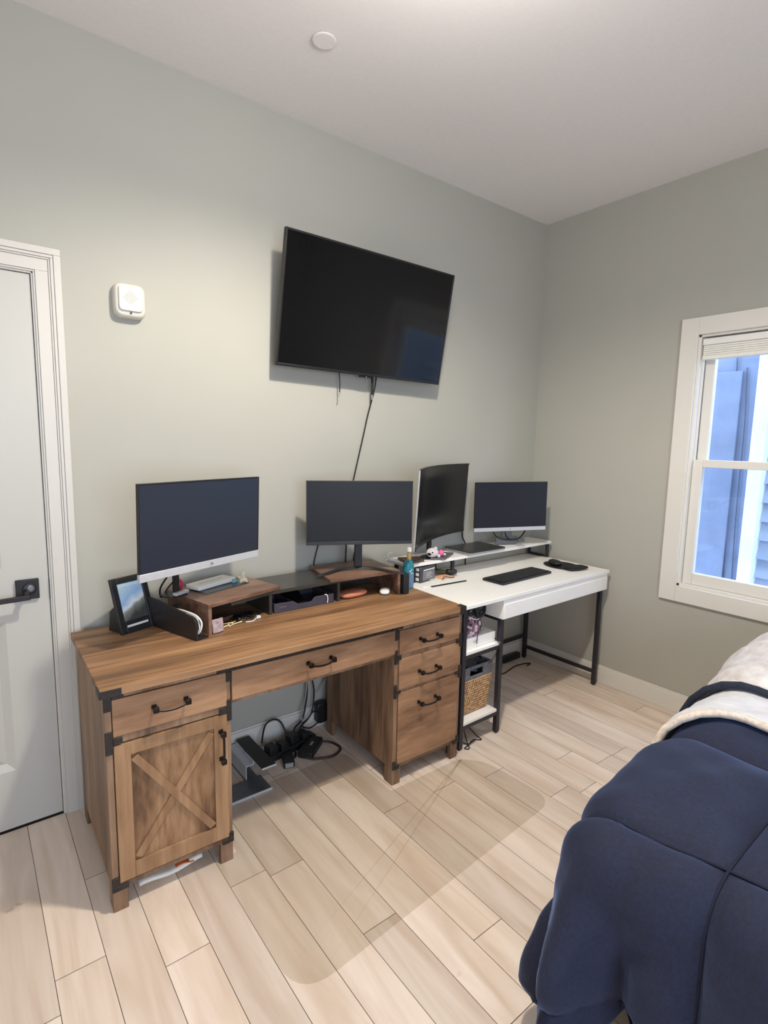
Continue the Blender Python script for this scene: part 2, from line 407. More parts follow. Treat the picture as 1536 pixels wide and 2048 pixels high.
def text(name, body, size, mat, parent, loc, rot, extrude=0.0005):
    cu = bpy.data.curves.new(name, 'FONT'); cu.body = body; cu.size = size; cu.extrude = extrude; cu.align_x = 'CENTER'; cu.align_y = 'CENTER'
    cu.materials.append(M[mat] if isinstance(mat, str) else mat)
    tmp = bpy.data.objects.new(name+'_tmp', cu); COL.objects.link(tmp); bpy.context.view_layer.update()
    me = bpy.data.meshes.new_from_object(tmp.evaluated_get(bpy.context.evaluated_depsgraph_get())); bpy.data.objects.remove(tmp)
    if not me.materials: me.materials.append(M[mat])
    o = bpy.data.objects.new(name, me); COL.objects.link(o); o.parent = parent; o.location = loc; o.rotation_euler = rot
    return o

# ---------------------------------------------------------------- room
H = 2.88; XL = -4.5; YB = -3.9
PW = 0.1265; PX = -2.855
def build_floor():
    m = MB(); tones = []
    k0 = math.floor((XL-PX)/PW); k1 = math.ceil((0-PX)/PW)
    known = {-1: -0.752, 0: None, 1: -0.890, 3: -0.735, 4: -0.770, 7: -1.353, 12: -0.83, 11: -0.62}
    rnd = random.Random(11)
    for k in range(k0, k1):
        x0 = max(XL, PX+k*PW)+0.0008; x1 = min(0, PX+(k+1)*PW)-0.0008
        if x1 <= x0: continue
        j = known.get(k); 
        if j is None: j = -0.2-rnd.random()*1.1
        ys = [j]
        y = j
        while y > YB: y -= rnd.choice((0.9, 1.1, 1.3, 1.5)); ys.append(max(y, YB))
        y = j
        while y < 0: y += rnd.choice((0.9, 1.1, 1.3)); ys.append(min(y, 0))
        ys = sorted(set(ys))
        for a, b in zip(ys[:-1], ys[1:]):
            if b-a < 0.01: continue
            m.add([(x0,a+0.0009,0),(x1,a+0.0009,0),(x1,b-0.0009,0),(x0,b-0.0009,0)], [(0,1,2,3)])
            tones.append(rnd.random())
    # sub floor just below the plank tops: the dark seams
    n = len(m.f)
    m.add([(XL,YB,-0.003),(0,YB,-0.003),(0,0,-0.003),(XL,0,-0.003)], [(0,1,2,3)])
    m.box(XL, 0, YB, 0.12, -0.1, -0.004); 
    o = m.build('floor', 'floor')
    me = o.data; me.materials.append(M['groove'])
    at = me.attributes.new('tone', 'FLOAT_COLOR', 'CORNER')
    for p in me.polygons:
        i = p.index
        t = tones[i] if i < n else 0
        if i >= n: p.material_index = 1
        for li in p.loop_indices: at.data[li].color = (t, t, t, 1)
        if i < n and p.normal.z < 0: p.flip()
    struct(o)
build_floor()
struct(MB().box(XL-0.1, 0.15, YB-0.1, 0.1, H, H+0.1).build('ceiling', 'ceiling'))

# window opening in the right wall, door opening in the back (main) wall
WY0, WY1, WZ0, WZ1 = -1.95, -1.000, 0.720, 2.058
m = MB(); TH = 0.14
m.box(0, TH, WY1, 0.1, 0, H); m.box(0, TH, YB-0.1, WY0, 0, H); m.box(0, TH, WY0, WY1, 0, WZ0); m.box(0, TH, WY0, WY1, WZ1, H)
struct(m.build('wall_right', 'wall'))
DX0, DX1, DZ = -3.69, -2.858, 2.033
m = MB()
m.box(DX0-0.05, DX1+0.05, 0.1, 0.12, -0.1, DZ+0.05); m.box(DX1, 0, 0, 0.1, 0, H); m.box(XL, DX0, 0, 0.1, 0, H); m.box(DX0, DX1, 0, 0.1, DZ, H)  # first box: unseen sheet added behind the door to stop light leaking in
struct(m.build('wall_back', 'wall'))
struct(MB().box(XL-0.1, XL, YB-0.1, 0.1, 0, H).build('wall_left', 'wall'))
# wall behind the camera with an unseen window added to let fill daylight in
BX0, BX1, BZ0, BZ1 = -4.0, -2.1, 0.65, 2.15
m = MB()
m.box(XL, BX0, YB-0.1, YB, 0, H); m.box(BX1, 0, YB-0.1, YB, 0, H); m.box(BX0, BX1, YB-0.1, YB, 0, BZ0); m.box(BX0, BX1, YB-0.1, YB, BZ1, H)
struct(m.build('wall_front', 'wall'))
w2 = struct(thing('fill_window', 'unseen wide white window added behind the photographer for fill daylight', 'window', (BX0, YB, 0)))
m = MB()
m.box(BX0, BX1, YB-0.08, YB-0.03, BZ0, BZ0+0.05); m.box(BX0, BX1, YB-0.08, YB-0.03, BZ1-0.05, BZ1)
for x in (BX0+0.025, (BX0+BX1)/2, BX1-0.025): m.box(x-0.025, x+0.025, YB-0.078, YB-0.032, BZ0+0.05, BZ1-0.05)
m.build('window_frame', 'trim', w2, org=(BX0, YB, 0))

def baseboard(name, segs):
    m = MB()
    for (a, b, c, d) in segs:
        m.box(a, b, c, d, 0, 0.104)
        m.box(*( (a, b, (c+d)/2, d) if abs(b-a) > abs(d-c) else (a if name != 'baseboard_right' else (a+b)/2, b, c, d)), 0.104, 0.112)
    struct(m.build(name, 'trim', bevel=0.002))
baseboard('baseboard_back', [(-2.77, -0.0005, -0.015, -0.0005)])
baseboard('baseboard_right', [(-0.015, -0.0005, YB+0.0005, -0.0155)])

# ---------------------------------------------------------------- door
d = struct(thing('door_1', 'white two panel bedroom door with black lever handle', 'door', (DX1, 0, 0)))
o_ = (DX1, 0, 0)
m = MB(); yd = 0.004   # front face of the slab, slightly recessed
sx0, sx1 = DX0+0.004, DX1-0.004
pans = [(0.235, 0.805), (1.0, 1.885)]
def door_slab(m):
    pl, pr_ = sx0+0.115, sx1-0.140
    m.box(sx0, pl, yd, yd+0.036, 0.008, DZ-0.004); m.box(pr_, sx1, yd, yd+0.036, 0.008, DZ-0.004)
    zs = [0.008, pans[0][0], pans[0][1], pans[1][0], pans[1][1], DZ-0.004]
    m.box(pl, pr_, yd, yd+0.036, zs[0], zs[1]); m.box(pl, pr_, yd, yd+0.036, zs[2], zs[3]); m.box(pl, pr_, yd, yd+0.036, zs[4], zs[5])
    for z0, z1 in pans:
        # sloped moulding and the raised field
        e = 0.028
        vs = [(pl,yd,z0),(pr_,yd,z0),(pr_,yd,z1),(pl,yd,z1),(pl+e,yd+0.014,z0+e),(pr_-e,yd+0.014,z0+e),(pr_-e,yd+0.014,z1-e),(pl+e,yd+0.014,z1-e),
              (pl+2*e,yd+0.006,z0+2*e),(pr_-2*e,yd+0.006,z0+2*e),(pr_-2*e,yd+0.006,z1-2*e),(pl+2*e,yd+0.006,z1-2*e)]
        m.add(vs, [(0,1,5,4),(1,2,6,5),(2,3,7,6),(3,0,4,7),(4,5,9,8),(5,6,10,9),(6,7,11,10),(7,4,8,11),(8,9,10,11)])
door_slab(m); m.build('door_panel', 'door', d, org=o_)
hd = MB().box(-2.966, -2.894, -0.0095, yd, 0.882, 0.956).build('door_handle', 'black', d, bevel=0.002, org=o_)
m = MB(); m.lathe([(0.022,-0.0095),(0.022,-0.016),(0.012,-0.019)], c=(-2.925, 0, 0.921), axis='y', n=20)
m.tube([(-2.935,-0.014,0.914),(-2.935,-0.050,0.914)], 0.009, 12)
m.bar((-2.926,-0.052,0.9),(-3.075,-0.055,0.897), 0.011, 0.018); lv = m.build('lever', 'black', hd, bevel=0.002, org=(0,0,0)); lv.location = (-o_[0], 0, 0)
MB().lathe([(0.013,-0.017),(0.013,-0.0185),(0.008,-0.02)], c=(-2.921, 0, 0.923), axis='y', n=20).build('lock_button', 'greymetal', hd).location = (-o_[0], 0, 0)
MB().box(DX1-0.003, DX1+0.002, -0.0035, 0.012, 0.872, 0.948).build('latch_plate', 'black', d, org=o_)
# jamb and casing
m = MB()
m.box(DX1-0.002, DX1+0.012, -0.004, 0.1, 0, DZ+0.012); m.box(DX0-0.012, DX0+0.002, -0.004, 0.1, 0, DZ+0.012); m.box(DX0-0.012, DX1+0.012, -0.004, 0.1, DZ-0.002, DZ+0.012)
def casing(m, x, sgn, z1):
    # profile strips: (offset from opening, width, thickness)
    for a, b, t in ((0.004,0.010,0.010),(0.010,0.050,0.014),(0.050,0.056,0.018),(0.056,0.066,0.022),(0.066,0.088,0.026)):
        m.box(x+sgn*a, x+sgn*b, -t, -0.0003, 0, z1+a)
casing(m, DX1, 1, DZ); casing(m, DX0, -1, DZ)
for a, b, t in ((0.004,0.010,0.010),(0.010,0.050,0.014),(0.050,0.056,0.018),(0.056,0.066,0.022),(0.066,0.088,0.026)):
    m.box(DX0-b, DX1+b, -t, -0.0003, DZ+a, DZ+b)
struct(m.build('trim_1', 'casing', bevel=0.0015))

# ---------------------------------------------------------------- window 1
w = struct(thing('window_1', 'white double hung window above the bed', 'window', (0, WY1, WZ0)))
ow = (0, WY1, WZ0)
m = MB()
c0 = 0.088; t = 0.020
for (a, b, z0, z1) in ((WY1, WY1+c0, WZ0-c0, WZ1+c0), (WY0-c0, WY0, WZ0-c0, WZ1+c0)): m.box(-t, -0.0004, a, b, z0, z1)
m.box(-t, -0.0004, WY0, WY1, WZ1, WZ1+c0); m.box(-t, -0.0004, WY0, WY1, WZ0-c0, WZ0)
m.build('window_casing', 'trim', w, bevel=0.002, org=ow)
m = MB()   # jamb liner with tracks
for y0, y1 in ((WY1-0.012, WY1), (WY0, WY0+0.012)): m.box(-0.005, 0.13, y0, y1, WZ0, WZ1)
m.box(-0.005, 0.13, WY0, WY1, WZ1-0.012, WZ1); m.box(-0.005, 0.13, WY0, WY1, WZ0, WZ0+0.014)
for x in (0.028, 0.072): m.box(x, x+0.006, WY1-0.022, WY1-0.012, WZ0+0.014, WZ1-0.012)
m.build('window_jamb', 'trim', w, bevel=0.001, org=ow)
def sash(name, x0, x1, z0, z1, bot, top, glassx):
    m = MB(); ya, yb = WY0+0.014, WY1-0.014; st = 0.048
    m.box(x0, x1, ya, ya+st, z0, z1); m.box(x0, x1, yb-st, yb, z0, z1); m.box(x0, x1, ya+st, yb-st, z0, z0+bot); m.box(x0, x1, ya+st, yb-st, z1-top, z1)
    s_ = m.build(name, 'trim', w, bevel=0.003, org=ow)
    MB().box(glassx, glassx+0.004, ya+st-0.004, yb-st+0.004, z0+bot-0.004, z1-top+0.004).build('glass_pane', 'glass', s_, org=ow)
    return s_
sash('upper_sash', 0.062, 0.100, 1.375, WZ1-0.012, 0.034, 0.05, 0.08)
ls = sash('lower_sash', 0.022, 0.060, WZ0+0.014, 1.412, 0.062, 0.040, 0.04)
m = MB(); m.box(0.026, 0.05, -1.50, -1.44, 1.4125, 1.428); m.tube([(0.03,-1.47,1.43),(0.012,-1.45,1.434)], 0.006)
m.build('sash_lock', 'trim', ls, bevel=0.003, org=ow)
b_ = tag(MB().box(0.002, 0.05, WY0+0.02, WY1-0.016, 2.004, 2.038).build('window_blind', 'whitepl', None, bevel=0.004, org=(0.02, WY1-0.1, 2.02)),
    'white cellular blind raised to the top of the window', 'blind')
m = MB()
for i in range(5): m.box(0.010, 0.042-0.004*(i%2), WY0+0.024, WY1-0.019, 1.952+i*0.0104, 1.9615+i*0.0104)
m.box(0.006, 0.046, WY0+0.022, WY1-0.018, 1.932, 1.951)
m.build('blind_fabric', 'paper', b_, bevel=0.002, org=(0.02, WY1-0.1, 2.02))

# outside: the neighbouring wall
ex = tag(thing('house_exterior', 'blue grey sided house wall seen through the window', 'building', (1.0, -1.0, 0)), kind='structure')
oe = (1.0, -1.0, 0)
m = MB(); m.box(1.02, 1.10, -0.955, 3.2, -0.5, 2.45); m.box(1.0, 1.02, -0.86, -0.64, -0.5, 1.98)
m.build('board_panel', 'panelout', ex, bevel=0.004, org=oe)
m = MB()
m.tube([(1.012,-0.815,2.1),(1.010,-0.842,1.5),(1.012,-0.850,1.1),(1.010,-0.872,0.3)], 0.0035, 6, 5)
m.tube([(1.012,-0.880,2.0),(1.012,-0.900,1.6),(1.012,-0.905,1.0),(1.012,-0.93,0.3)], 0.003, 6, 5)
m.build('crack', 'crack', ex, org=oe)
MB().box(0.98, 1.10, -1.035, -0.955, -0.5, 2.45).build('corner_board', 'trimout', ex, bevel=0.004, org=oe)
m = MB()
for i in range(23):
    z = -0.5+i*0.125
    m.add([(1.045,-4.5,z),(1.045,-1.035,z),(1.085,-1.035,z+0.125),(1.085,-4.5,z+0.125),(1.1,-4.5,z),(1.1,-1.035,z)], [(0,1,2,3),(0,4,5,1)])
m.build('siding', 'siding', ex, org=oe)
MB().box(0.4, 2.5, -5, 3, -0.75, -0.5).build('ground', plain('gravel', lin((120,118,112)), 0.9, scale=20, var=0.3), None)
bpy.data.objects['ground']['kind'] = 'structure'

# ---------------------------------------------------------------- alarm sounder on the wall and cover plate on the ceiling
a = thing('wall_alarm', 'white square alarm sounder with dotted grille on the wall beside the door', 'alarm', (-2.548, 0, 1.98))
oa = (-2.548, 0, 1.98)
m = MB(); n_ = 40
def sq(rx, rz, p=5.0):
    out = []
    for k in range(n_):
        t = 2*pi*k/n_; c, s_ = cos(t), sin(t); r = (abs(c)**p+abs(s_)**p)**(-1/p); out.append((rx*r*c, rz*r*s_))
    return out
rings = [(0.0565,0.0625,-0.001),(0.0565,0.0625,-0.024),(0.052,0.058,-0.036),(0.046,0.052,-0.040)]
vs = []; fs = []
for rx, rz, y in rings: vs += [(p[0]-2.548, y, p[1]+1.985) for p in sq(rx, rz)]
for i in range(len(rings)-1):
    for k in range(n_): fs.append((i*n_+k, i*n_+(k+1)%n_, (i+1)*n_+(k+1)%n_, (i+1)*n_+k))
fs.append(tuple(range(n_))); fs.append(tuple(3*n_+k for k in range(n_)))
m.add(vs, fs); m.build('housing', 'alarm', a, smooth=True, org=oa)
m = MB().prism(rrect(-2.590,-2.505,1.945,2.036,0.014), -0.0475, -0.0395, 'xz'); fp = m.build('face_plate', 'alarm', a, bevel=0.003, org=oa)
m = MB()
for i in range(-5, 6):
    for j in range(-5, 6):
        if abs(i)+abs(j) <= 5: m.box(-2.549+i*0.0052-0.0011, -2.549+i*0.0052+0.0011, -0.0482, -0.0470, 1.994+j*0.0052-0.0011, 1.994+j*0.0052+0.0011)
m.build('grille', 'alarmhole', fp, org=oa)
MB().box(-2.551,-2.545,-0.044,-0.0395,1.936,1.943).build('indicator', 'plastic', a, org=oa)
m = MB().lathe([(0.038,H-0.0095),(0.043,H-0.008),(0.043,H-0.006),(0.030,H-0.0055),(0.030,H-0.0002)], c=(-1.983,-0.497,0), n=40)
tag(m.build('sprinkler_cover', 'ceiling', None, smooth=False, org=(-1.983,-0.497,H)), 'round white sprinkler cover plate on the ceiling', 'sprinkler cover')

# ---------------------------------------------------------------- brown desk
PV = (-2.1, -0.75, 0); RB = -0.016
dk = thing('farmhouse_desk', 'rustic brown wooden desk with X door cabinet and black corner brackets', 'desk', PV, RB)
def bd(m, name, mat, parent=dk, **k): return m.build(name, mat, parent, org=PV if parent is dk else PV, **k)
XLt, XRt, YF, YBk = -2.821, -1.332, -0.658, -0.072
ZT = 0.747
m = MB().box(XLt, XRt, YF, YBk, ZT-0.024, ZT); bd(m, 'desktop', 'desk_x', bevel=0.002)
fl, f2, f3, fr = -2.8075, -2.421, -1.711, -1.322
F = -0.626
def cabinet(x0, x1, name):
    m = MB(); th = 0.019
    m.box(x0, x0+th, F, YBk-0.01, 0.075, ZT-0.024); m.box(x1-th, x1, F, YBk-0.01, 0.075, ZT-0.024)
    m.box(x0+th, x1-th, YBk-0.022, YBk-0.010, 0.075, ZT-0.024); m.box(x0+th, x1-th, F+0.002, YBk-0.022, 0.075, 0.090)
    return m
m = cabinet(fl, f2, 'l'); m.box(fl+0.019, f2-0.019, F+0.001, F+0.03, 0.700, ZT-0.024); m.box(fl+0.019, f2-0.019, F+0.001, F+0.03, 0.556, 0.578)
bd(m, 'left_cabinet', 'desk_z', bevel=0.0012)
m = cabinet(f3, fr, 'r'); m.box(f3+0.019, fr-0.019, F+0.001, F+0.03, 0.694, ZT-0.024)
m.box(f3+0.019, fr-0.019, F+0.004, F+0.03, 0.566, 0.588); m.box(f3+0.019, fr-0.019, F+0.004, F+0.03, 0.416, 0.431)
bd(m, 'right_cabinet', 'desk_z', bevel=0.0012)
# feet
def foot(x, y):
    m = MB(); m.box(x, x+0.046, y, y+0.02, 0, 0.075); m.box(x, x+0.018, y+0.02, y+0.052, 0, 0.075) if True else None
    return m
for (x0, x1) in ((fl, f2), (f3, fr)):
    for fx, sgn in ((x0, 1), (x1, -1)):
        for fy, sy in ((F, 1), (YBk-0.01, -1)):
            m = MB(); m.box(fx, fx+sgn*0.044, fy, fy+sy*0.018, 0, 0.075); m.box(fx, fx+sgn*0.018, fy+sy*0.018, fy+sy*0.055, 0, 0.075)
            bd(m, 'foot', 'desk_z', bevel=0.001)
# back rail and modesty apron of the kneehole
m = MB().box(f2+0.0005, f3-0.0005, F+0.022, F+0.036, 0.572, ZT-0.024); m.box(f2+0.0005, f3-0.0005, F+0.036, F+0.30, 0.572, 0.584); bd(m, 'center_drawer_box', 'desk_z')
def pull(m, cx, z, w, yf, vert=False):
    hw = w/2
    if not vert:
        P = [(cx-hw,yf,z),(cx-hw,yf-0.026,z-0.001),(cx-hw*0.55,yf-0.031,z-0.007),(cx,yf-0.032,z-0.009),(cx+hw*0.55,yf-0.031,z-0.007),(cx+hw,yf-0.026,z-0.001),(cx+hw,yf,z)]
        ends = [(cx-hw,z),(cx+hw,z)]
    else:
        P = [(cx,yf,z-hw),(cx,yf-0.026,z-hw),(cx,yf-0.031,z-hw*0.5),(cx,yf-0.031,z+hw*0.5),(cx,yf-0.026,z+hw),(cx,yf,z+hw)]
        ends = [(cx,z-hw),(cx,z+hw)]
    m.tube(P[1:-1], 0.0042, 8, 4)
    for ex_, ez in ends:
        m.box(ex_-0.0075, ex_+0.0075, yf-0.004, yf-0.0002, ez-0.0075, ez+0.0075); m.tube([(ex_,yf-0.003,ez),(ex_,yf-0.022,ez)], 0.0045, 8)
        m.box(ex_-0.0085, ex_+0.0085, yf-0.034, yf-0.020, ez-0.0085, ez+0.0085)
    return m
def drawer(x0, x1, z0, z1, name='drawer', hx=None, hz=None, hw=0.098, mat='desk_fx'):
    m = MB().box(x0, x1, F-0.003, F+0.015, z0, z1); d_ = bd(m, name, mat, bevel=0.0015)
    h = pull(MB(), (x0+x1)/2 if hx is None else hx, (z0+z1)/2 if hz is None else hz, hw, F-0.003)
    h.build('handle', 'handle', d_, bevel=0.0015, org=PV)
    return d_
drawer(-2.7865, -2.4335, 0.580, 0.698, hx=-2.619, hz=0.645)
drawer(-2.4160, -1.7060, 0.594, 0.699, hx=-2.075, hz=0.657)
drawer(-1.6870, -1.3360, 0.588, 0.692, hx=-1.526, hz=0.637)
drawer(-1.6870, -1.3360, 0.431, 0.566, hx=-1.527, hz=0.491)
drawer(-1.6870, -1.3360, 0.092, 0.416, hx=-1.526, hz=0.348)
# cabinet door with X brace
m = MB(); x0, x1, z0, z1 = -2.7865, -2.4335, 0.096, 0.552; s_ = 0.047
pan = MB().box(x0+0.03, x1-0.03, F+0.004, F+0.014, z0+0.03, z1-0.03); 
m.box(x0, x0+s_, F-0.004, F+0.015, z0, z1); m.box(x1-s_, x1, F-0.004, F+0.015, z0, z1)
m.box(x0+s_, x1-s_, F-0.004, F+0.015, z0, z0+s_+0.006); m.box(x0+s_, x1-s_, F-0.004, F+0.015, z1-s_+0.006, z1)
cd = bd(m, 'door', 'desk_frame', bevel=0.0012)
pan.build('door_panel', 'desk_panel', cd, org=PV)
m = MB()
ix0, ix1, iz0, iz1 = x0+s_, x1-s_, z0+s_+0.006, z1-s_+0.006
def brace(m, p, q, wd, ya, yb):
    p = Vector((p[0], p[1])); q = Vector((q[0], q[1])); dd = (q-p).normalized(); nn = Vector((-dd.y, dd.x))*wd/2
    pts = [p-nn, q-nn, q+nn, p+nn]; m.prism([tuple(t_) for t_ in pts], ya, yb, 'xz')
brace(m, (ix0+0.010, iz1-0.012), (ix1-0.010, iz0+0.012), 0.024, F-0.005, F+0.004)
brace(m, (ix0+0.010, iz0+0.012), (ix1-0.010, iz1-0.012), 0.024, F-0.0035, F+0.004)
m.build('x_brace', 'desk_frame', cd, bevel=0.001, org=PV)
pull(MB(), -2.4585, 0.447, 0.098, F-0.004, True).build('handle', 'handle', cd, bevel=0.0015, org=PV)
# iron corner brackets
def plate(name='corner_bracket'):
    pass
def br(m_boxes):
    m = MB()
    for b in m_boxes: m.box(*b)
    bd(m, 'corner_bracket', 'bracket', bevel=0.0015)
q = 0.0025
br([(XLt-q, XLt+0.058, YF-q, YF, ZT-0.026, ZT-0.001), (XLt-q, XLt, YF, YF+0.05, ZT-0.026, ZT-0.001)])
br([(fl-q, fl+0.021, F-0.005, F, 0.665, 0.7215), (fl+0.021, fl+0.055, F-0.005, F, 0.7, 0.7215)])
br([(fl-q, fl+0.020, F-0.006, F, 0.528, 0.600), (fl+0.020, fl+0.046, F-0.0075, F-0.0042, 0.557, 0.577)])
br([(fl-q, fl+0.020, F-0.006, F, 0.073, 0.118), (fl-q, fl+0.046, F-0.0075, F-0.0042, 0.073, 0.090)])
br([(f2-0.016, f2+0.002, F-0.006, F, 0.665, 0.7), (f2-0.046, f2+0.012, F-0.006, F, 0.7, 0.7215)])
br([(f2-0.015, f2+0.002, F-0.006, F, 0.525, 0.600), (f2-0.042, f2-0.015, F-0.0075, F-0.0042, 0.555, 0.577)])
br([(f2-0.015, f2+0.002, F-0.006, F, 0.073, 0.110), (f2-0.040, f2-0.015, F-0.0075, F-0.0042, 0.073, 0.090)])
br([(f3-0.002, f3+0.016, F-0.006, F, 0.655, 0.7), (f3-0.016, f3+0.040, F-0.006, F, 0.7, 0.7215)])
br([(f3-0.002, f3+0.013, F-0.006, F, 0.550, 0.612), (f3+0.013, f3+0.032, F-0.0075, F-0.0035, 0.5665, 0.5875)])
br([(f3-0.002, f3+0.013, F-0.006, F, 0.398, 0.458), (f3+0.013, f3+0.032, F-0.0075, F-0.0035, 0.4165, 0.4305)])
br([(f3-0.002, f3+0.013, F-0.006, F, 0.073, 0.110), (f3+0.013, f3+0.034, F-0.0075, F-0.0035, 0.073, 0.0915)])
br([(fr-0.013, fr+0.002, F-0.006, F, 0.550, 0.612), (fr-0.034, fr-0.013, F-0.0075, F-0.0035, 0.5665, 0.5875)])
br([(fr-0.013, fr+0.002, F-0.006, F, 0.398, 0.458), (fr-0.034, fr-0.013, F-0.0075, F-0.0035, 0.4165, 0.4305)])
br([(fr-0.013, fr+0.002, F-0.006, F, 0.073, 0.110), (fr-0.034, fr-0.013, F-0.0075, F-0.0035, 0.073, 0.0915)])
br([(XRt-0.034, XRt+q, YF-q, YF, ZT-0.036, ZT+0.0015), (XRt, XRt+q, YF, YF+0.04, ZT-0.036, ZT+0.0015), (XRt-0.030, XRt+q, YF-q, YF+0.028, ZT, ZT+0.0015)])
# dark strip standing in for the shadow in the slot above the centre drawer
bd(MB().box(f2+0.002, f3-0.002, F-0.001, F+0.02, 0.7005, 0.7225), 'slot_shadow_strip', 'bracket')

# ---------------------------------------------------------------- white desk
WP = (-0.04, -0.65, 0); RW = 0.0164
wd = thing('white_desk', 'white top desk with black metal legs in the room corner', 'desk', WP, RW)
def bw(m, name, mat, parent=wd, **k): return m.build(name, mat, parent, org=WP, **k)
WZ = 0.736; wx0, wx1, wyf, wyb = -1.302, -0.047, -0.628, -0.040
bw(MB().box(wx0, wx1, wyf, wyb, WZ-0.020, WZ), 'desktop', 'whitetop', bevel=0.0025)
m = MB(); bx0, bx1 = -1.024, -0.052
m.box(bx0, bx1, wyf+0.008, wyb-0.2, WZ-0.122, WZ-0.0205)
db = bw(m, 'drawer_box', 'whitetop', bevel=0.002)
MB().box(bx0+0.006, (bx0+bx1)/2-0.001, wyf+0.0035, wyf+0.008, WZ-0.118, WZ-0.045).build('drawer_front', 'whitetop', db, bevel=0.001, org=WP)
MB().box((bx0+bx1)/2+0.001, bx1-0.006, wyf+0.0035, wyf+0.008, WZ-0.118, WZ-0.045).build('drawer_front', 'whitetop', db, bevel=0.001, org=WP)
LG = 0.024
legs = [(-1.270,-0.586),(-0.998,-0.586),(-0.066,-0.586),(-1.270,-0.062),(-0.998,-0.062),(-0.066,-0.062)]
for i, (x, y) in enumerate(legs):
    top = WZ-0.0205 if not (y < -0.3 and x > -1.1) else WZ-0.1225
    m = MB().box(x-LG/2, x+LG/2, y-LG/2, y+LG/2, 0.006, top); m.lathe([(0.010,0),(0.010,0.007)], c=(x,y,0), n=12)
    bw(m, 'leg', 'legblack', bevel=0.002)
m = MB(); h = LG/2
def rail(a, b, z, w=0.020):
    (ax, ay), (bx_, by_) = a, b
    if abs(ax-bx_) > abs(ay-by_): m.box(min(ax,bx_)+h, max(ax,bx_)-h, ay-w/2, ay+w/2, z-w/2, z+w/2)
    else: m.box(ax-w/2, ax+w/2, min(ay,by_)+h, max(ay,by_)-h, z-w/2, z+w/2)
L = legs
for z in (0.085, ): rail(L[2], L[5], z)
rail(L[4], L[5], 0.165); 
for z in (WZ-0.133,): rail(L[2], L[5], z); rail(L[1], L[4], z)
rail(L[0], L[3], WZ-0.031)
for z in (0.110, 0.465): rail(L[0], L[1], z); rail(L[3], L[4], z); rail(L[0], L[3], z); rail(L[1], L[4], z)
bw(m, 'frame_rails', 'legblack', bevel=0.0015)
for z in (0.1205, 0.4755): bw(MB().box(-1.258, -1.010, -0.596, -0.052, z, z+0.014), 'shelf', 'whitetop', bevel=0.001)

# riser on the white desk
rz = WZ
rs = thing('monitor_riser', 'long white monitor shelf on black loop feet on the white desk', 'monitor stand', (-0.65, -0.13, rz), RW)
orr = (-0.65, -0.13, rz)
pts = rrect(-1.300, -0.040, -0.222, -0.030, 0.02)
MB().prism(pts, rz+0.094, rz+0.109).build('shelf_board', 'whitetop', rs, bevel=0.0015, org=orr)
for x in (-1.245, -0.955, -0.062):
    m = MB(); t = 0.014
    m.box(x-0.010, x+0.010, -0.205, -0.205+t, rz+0.0005, rz+0.0935); m.box(x-0.010, x+0.010, -0.050-t, -0.050, rz+0.0005, rz+0.0935)
    m.box(x-0.010, x+0.010, -0.205+t, -0.050-t, rz+0.0005, rz+0.0005+t); m.box(x-0.010, x+0.010, -0.205+t, -0.050-t, rz+0.0935-t, rz+0.0935)
    m.build('riser_leg', 'legblack', rs, bevel=0.001, org=orr)

# ---------------------------------------------------------------- desk organizer on the brown desk
OZ = ZT; ot = 0.865
og = thing('desk_organizer', 'low walnut and black shelf organizer spanning the back of the brown desk', 'desk organizer', (-1.95, -0.2, OZ))
oo = (-1.95, -0.2, OZ)
def bo(m, name, mat, **k): return m.build(name, mat, og, org=oo, **k)
def opoly(pts, z0, z1, r=0.0): return MB().prism(rpoly(pts, r) if r else pts, z0, z1)
bo(opoly([(-2.402,-0.382),(-2.060,-0.290),(-2.118,-0.050),(-2.468,-0.088)], ot-0.014, ot), 'left_shelf', 'org_wood', bevel=0.001)
def vpanel(p, q, z0, z1, th):
    p = Vector(p); q = Vector(q); dd = (q-p).normalized(); nn = Vector((-dd.y, dd.x))*th
    return MB().prism([tuple(p), tuple(q), tuple(q+nn), tuple(p+nn)], z0, z1)
bo(vpanel((-2.401,-0.380),(-2.463,-0.092), OZ+0.0005, ot-0.0142, -0.014), 'side_panel', 'org_wood', bevel=0.001)
bo(opoly([(-2.300,-0.350),(-2.118,-0.296),(-1.765,-0.292),(-1.60,-0.30),(-1.60,-0.060),(-2.40,-0.070),(-2.36,-0.2)], ot-0.030, ot-0.0145), 'center_shelf', 'organblack', bevel=0.001)
for p, q_ in (((-2.112,-0.290),(-2.122,-0.075)), ((-1.772,-0.288),(-1.775,-0.075))):
    bo(vpanel(p, q_, OZ+0.0005, ot-0.0305, -0.014), 'divider', 'organblack', bevel=0.001)
bo(opoly([(-2.42,-0.082),(-1.47,-0.040),(-1.47,-0.030),(-2.42,-0.072)], OZ+0.0005, ot-0.0305), 'back_panel', 'organblack')
bo(opoly([(-1.758,-0.085),(-1.4445,-0.095),(-1.4445,-0.085),(-1.758,-0.075)], OZ+0.0005, ot-0.0315), 'back_panel', 'organblack')
bo(opoly([(-1.832,-0.318),(-1.452,-0.352),(-1.425,-0.070),(-1.775,-0.040)], ot-0.014, ot, 0.012), 'right_shelf', 'org_wood', bevel=0.001)
bo(vpanel((-1.452,-0.350),(-1.428,-0.075), OZ+0.0005, ot-0.0142, 0.014), 'side_panel', 'org_wood', bevel=0.001)
bo(MB().prism([(-1.4485,-0.372),(-1.4145,-0.372),(-1.3985,-0.20),(-1.4330,-0.20)], OZ+0.0005, OZ+0.100), 'end_holder', 'plastic', bevel=0.002)

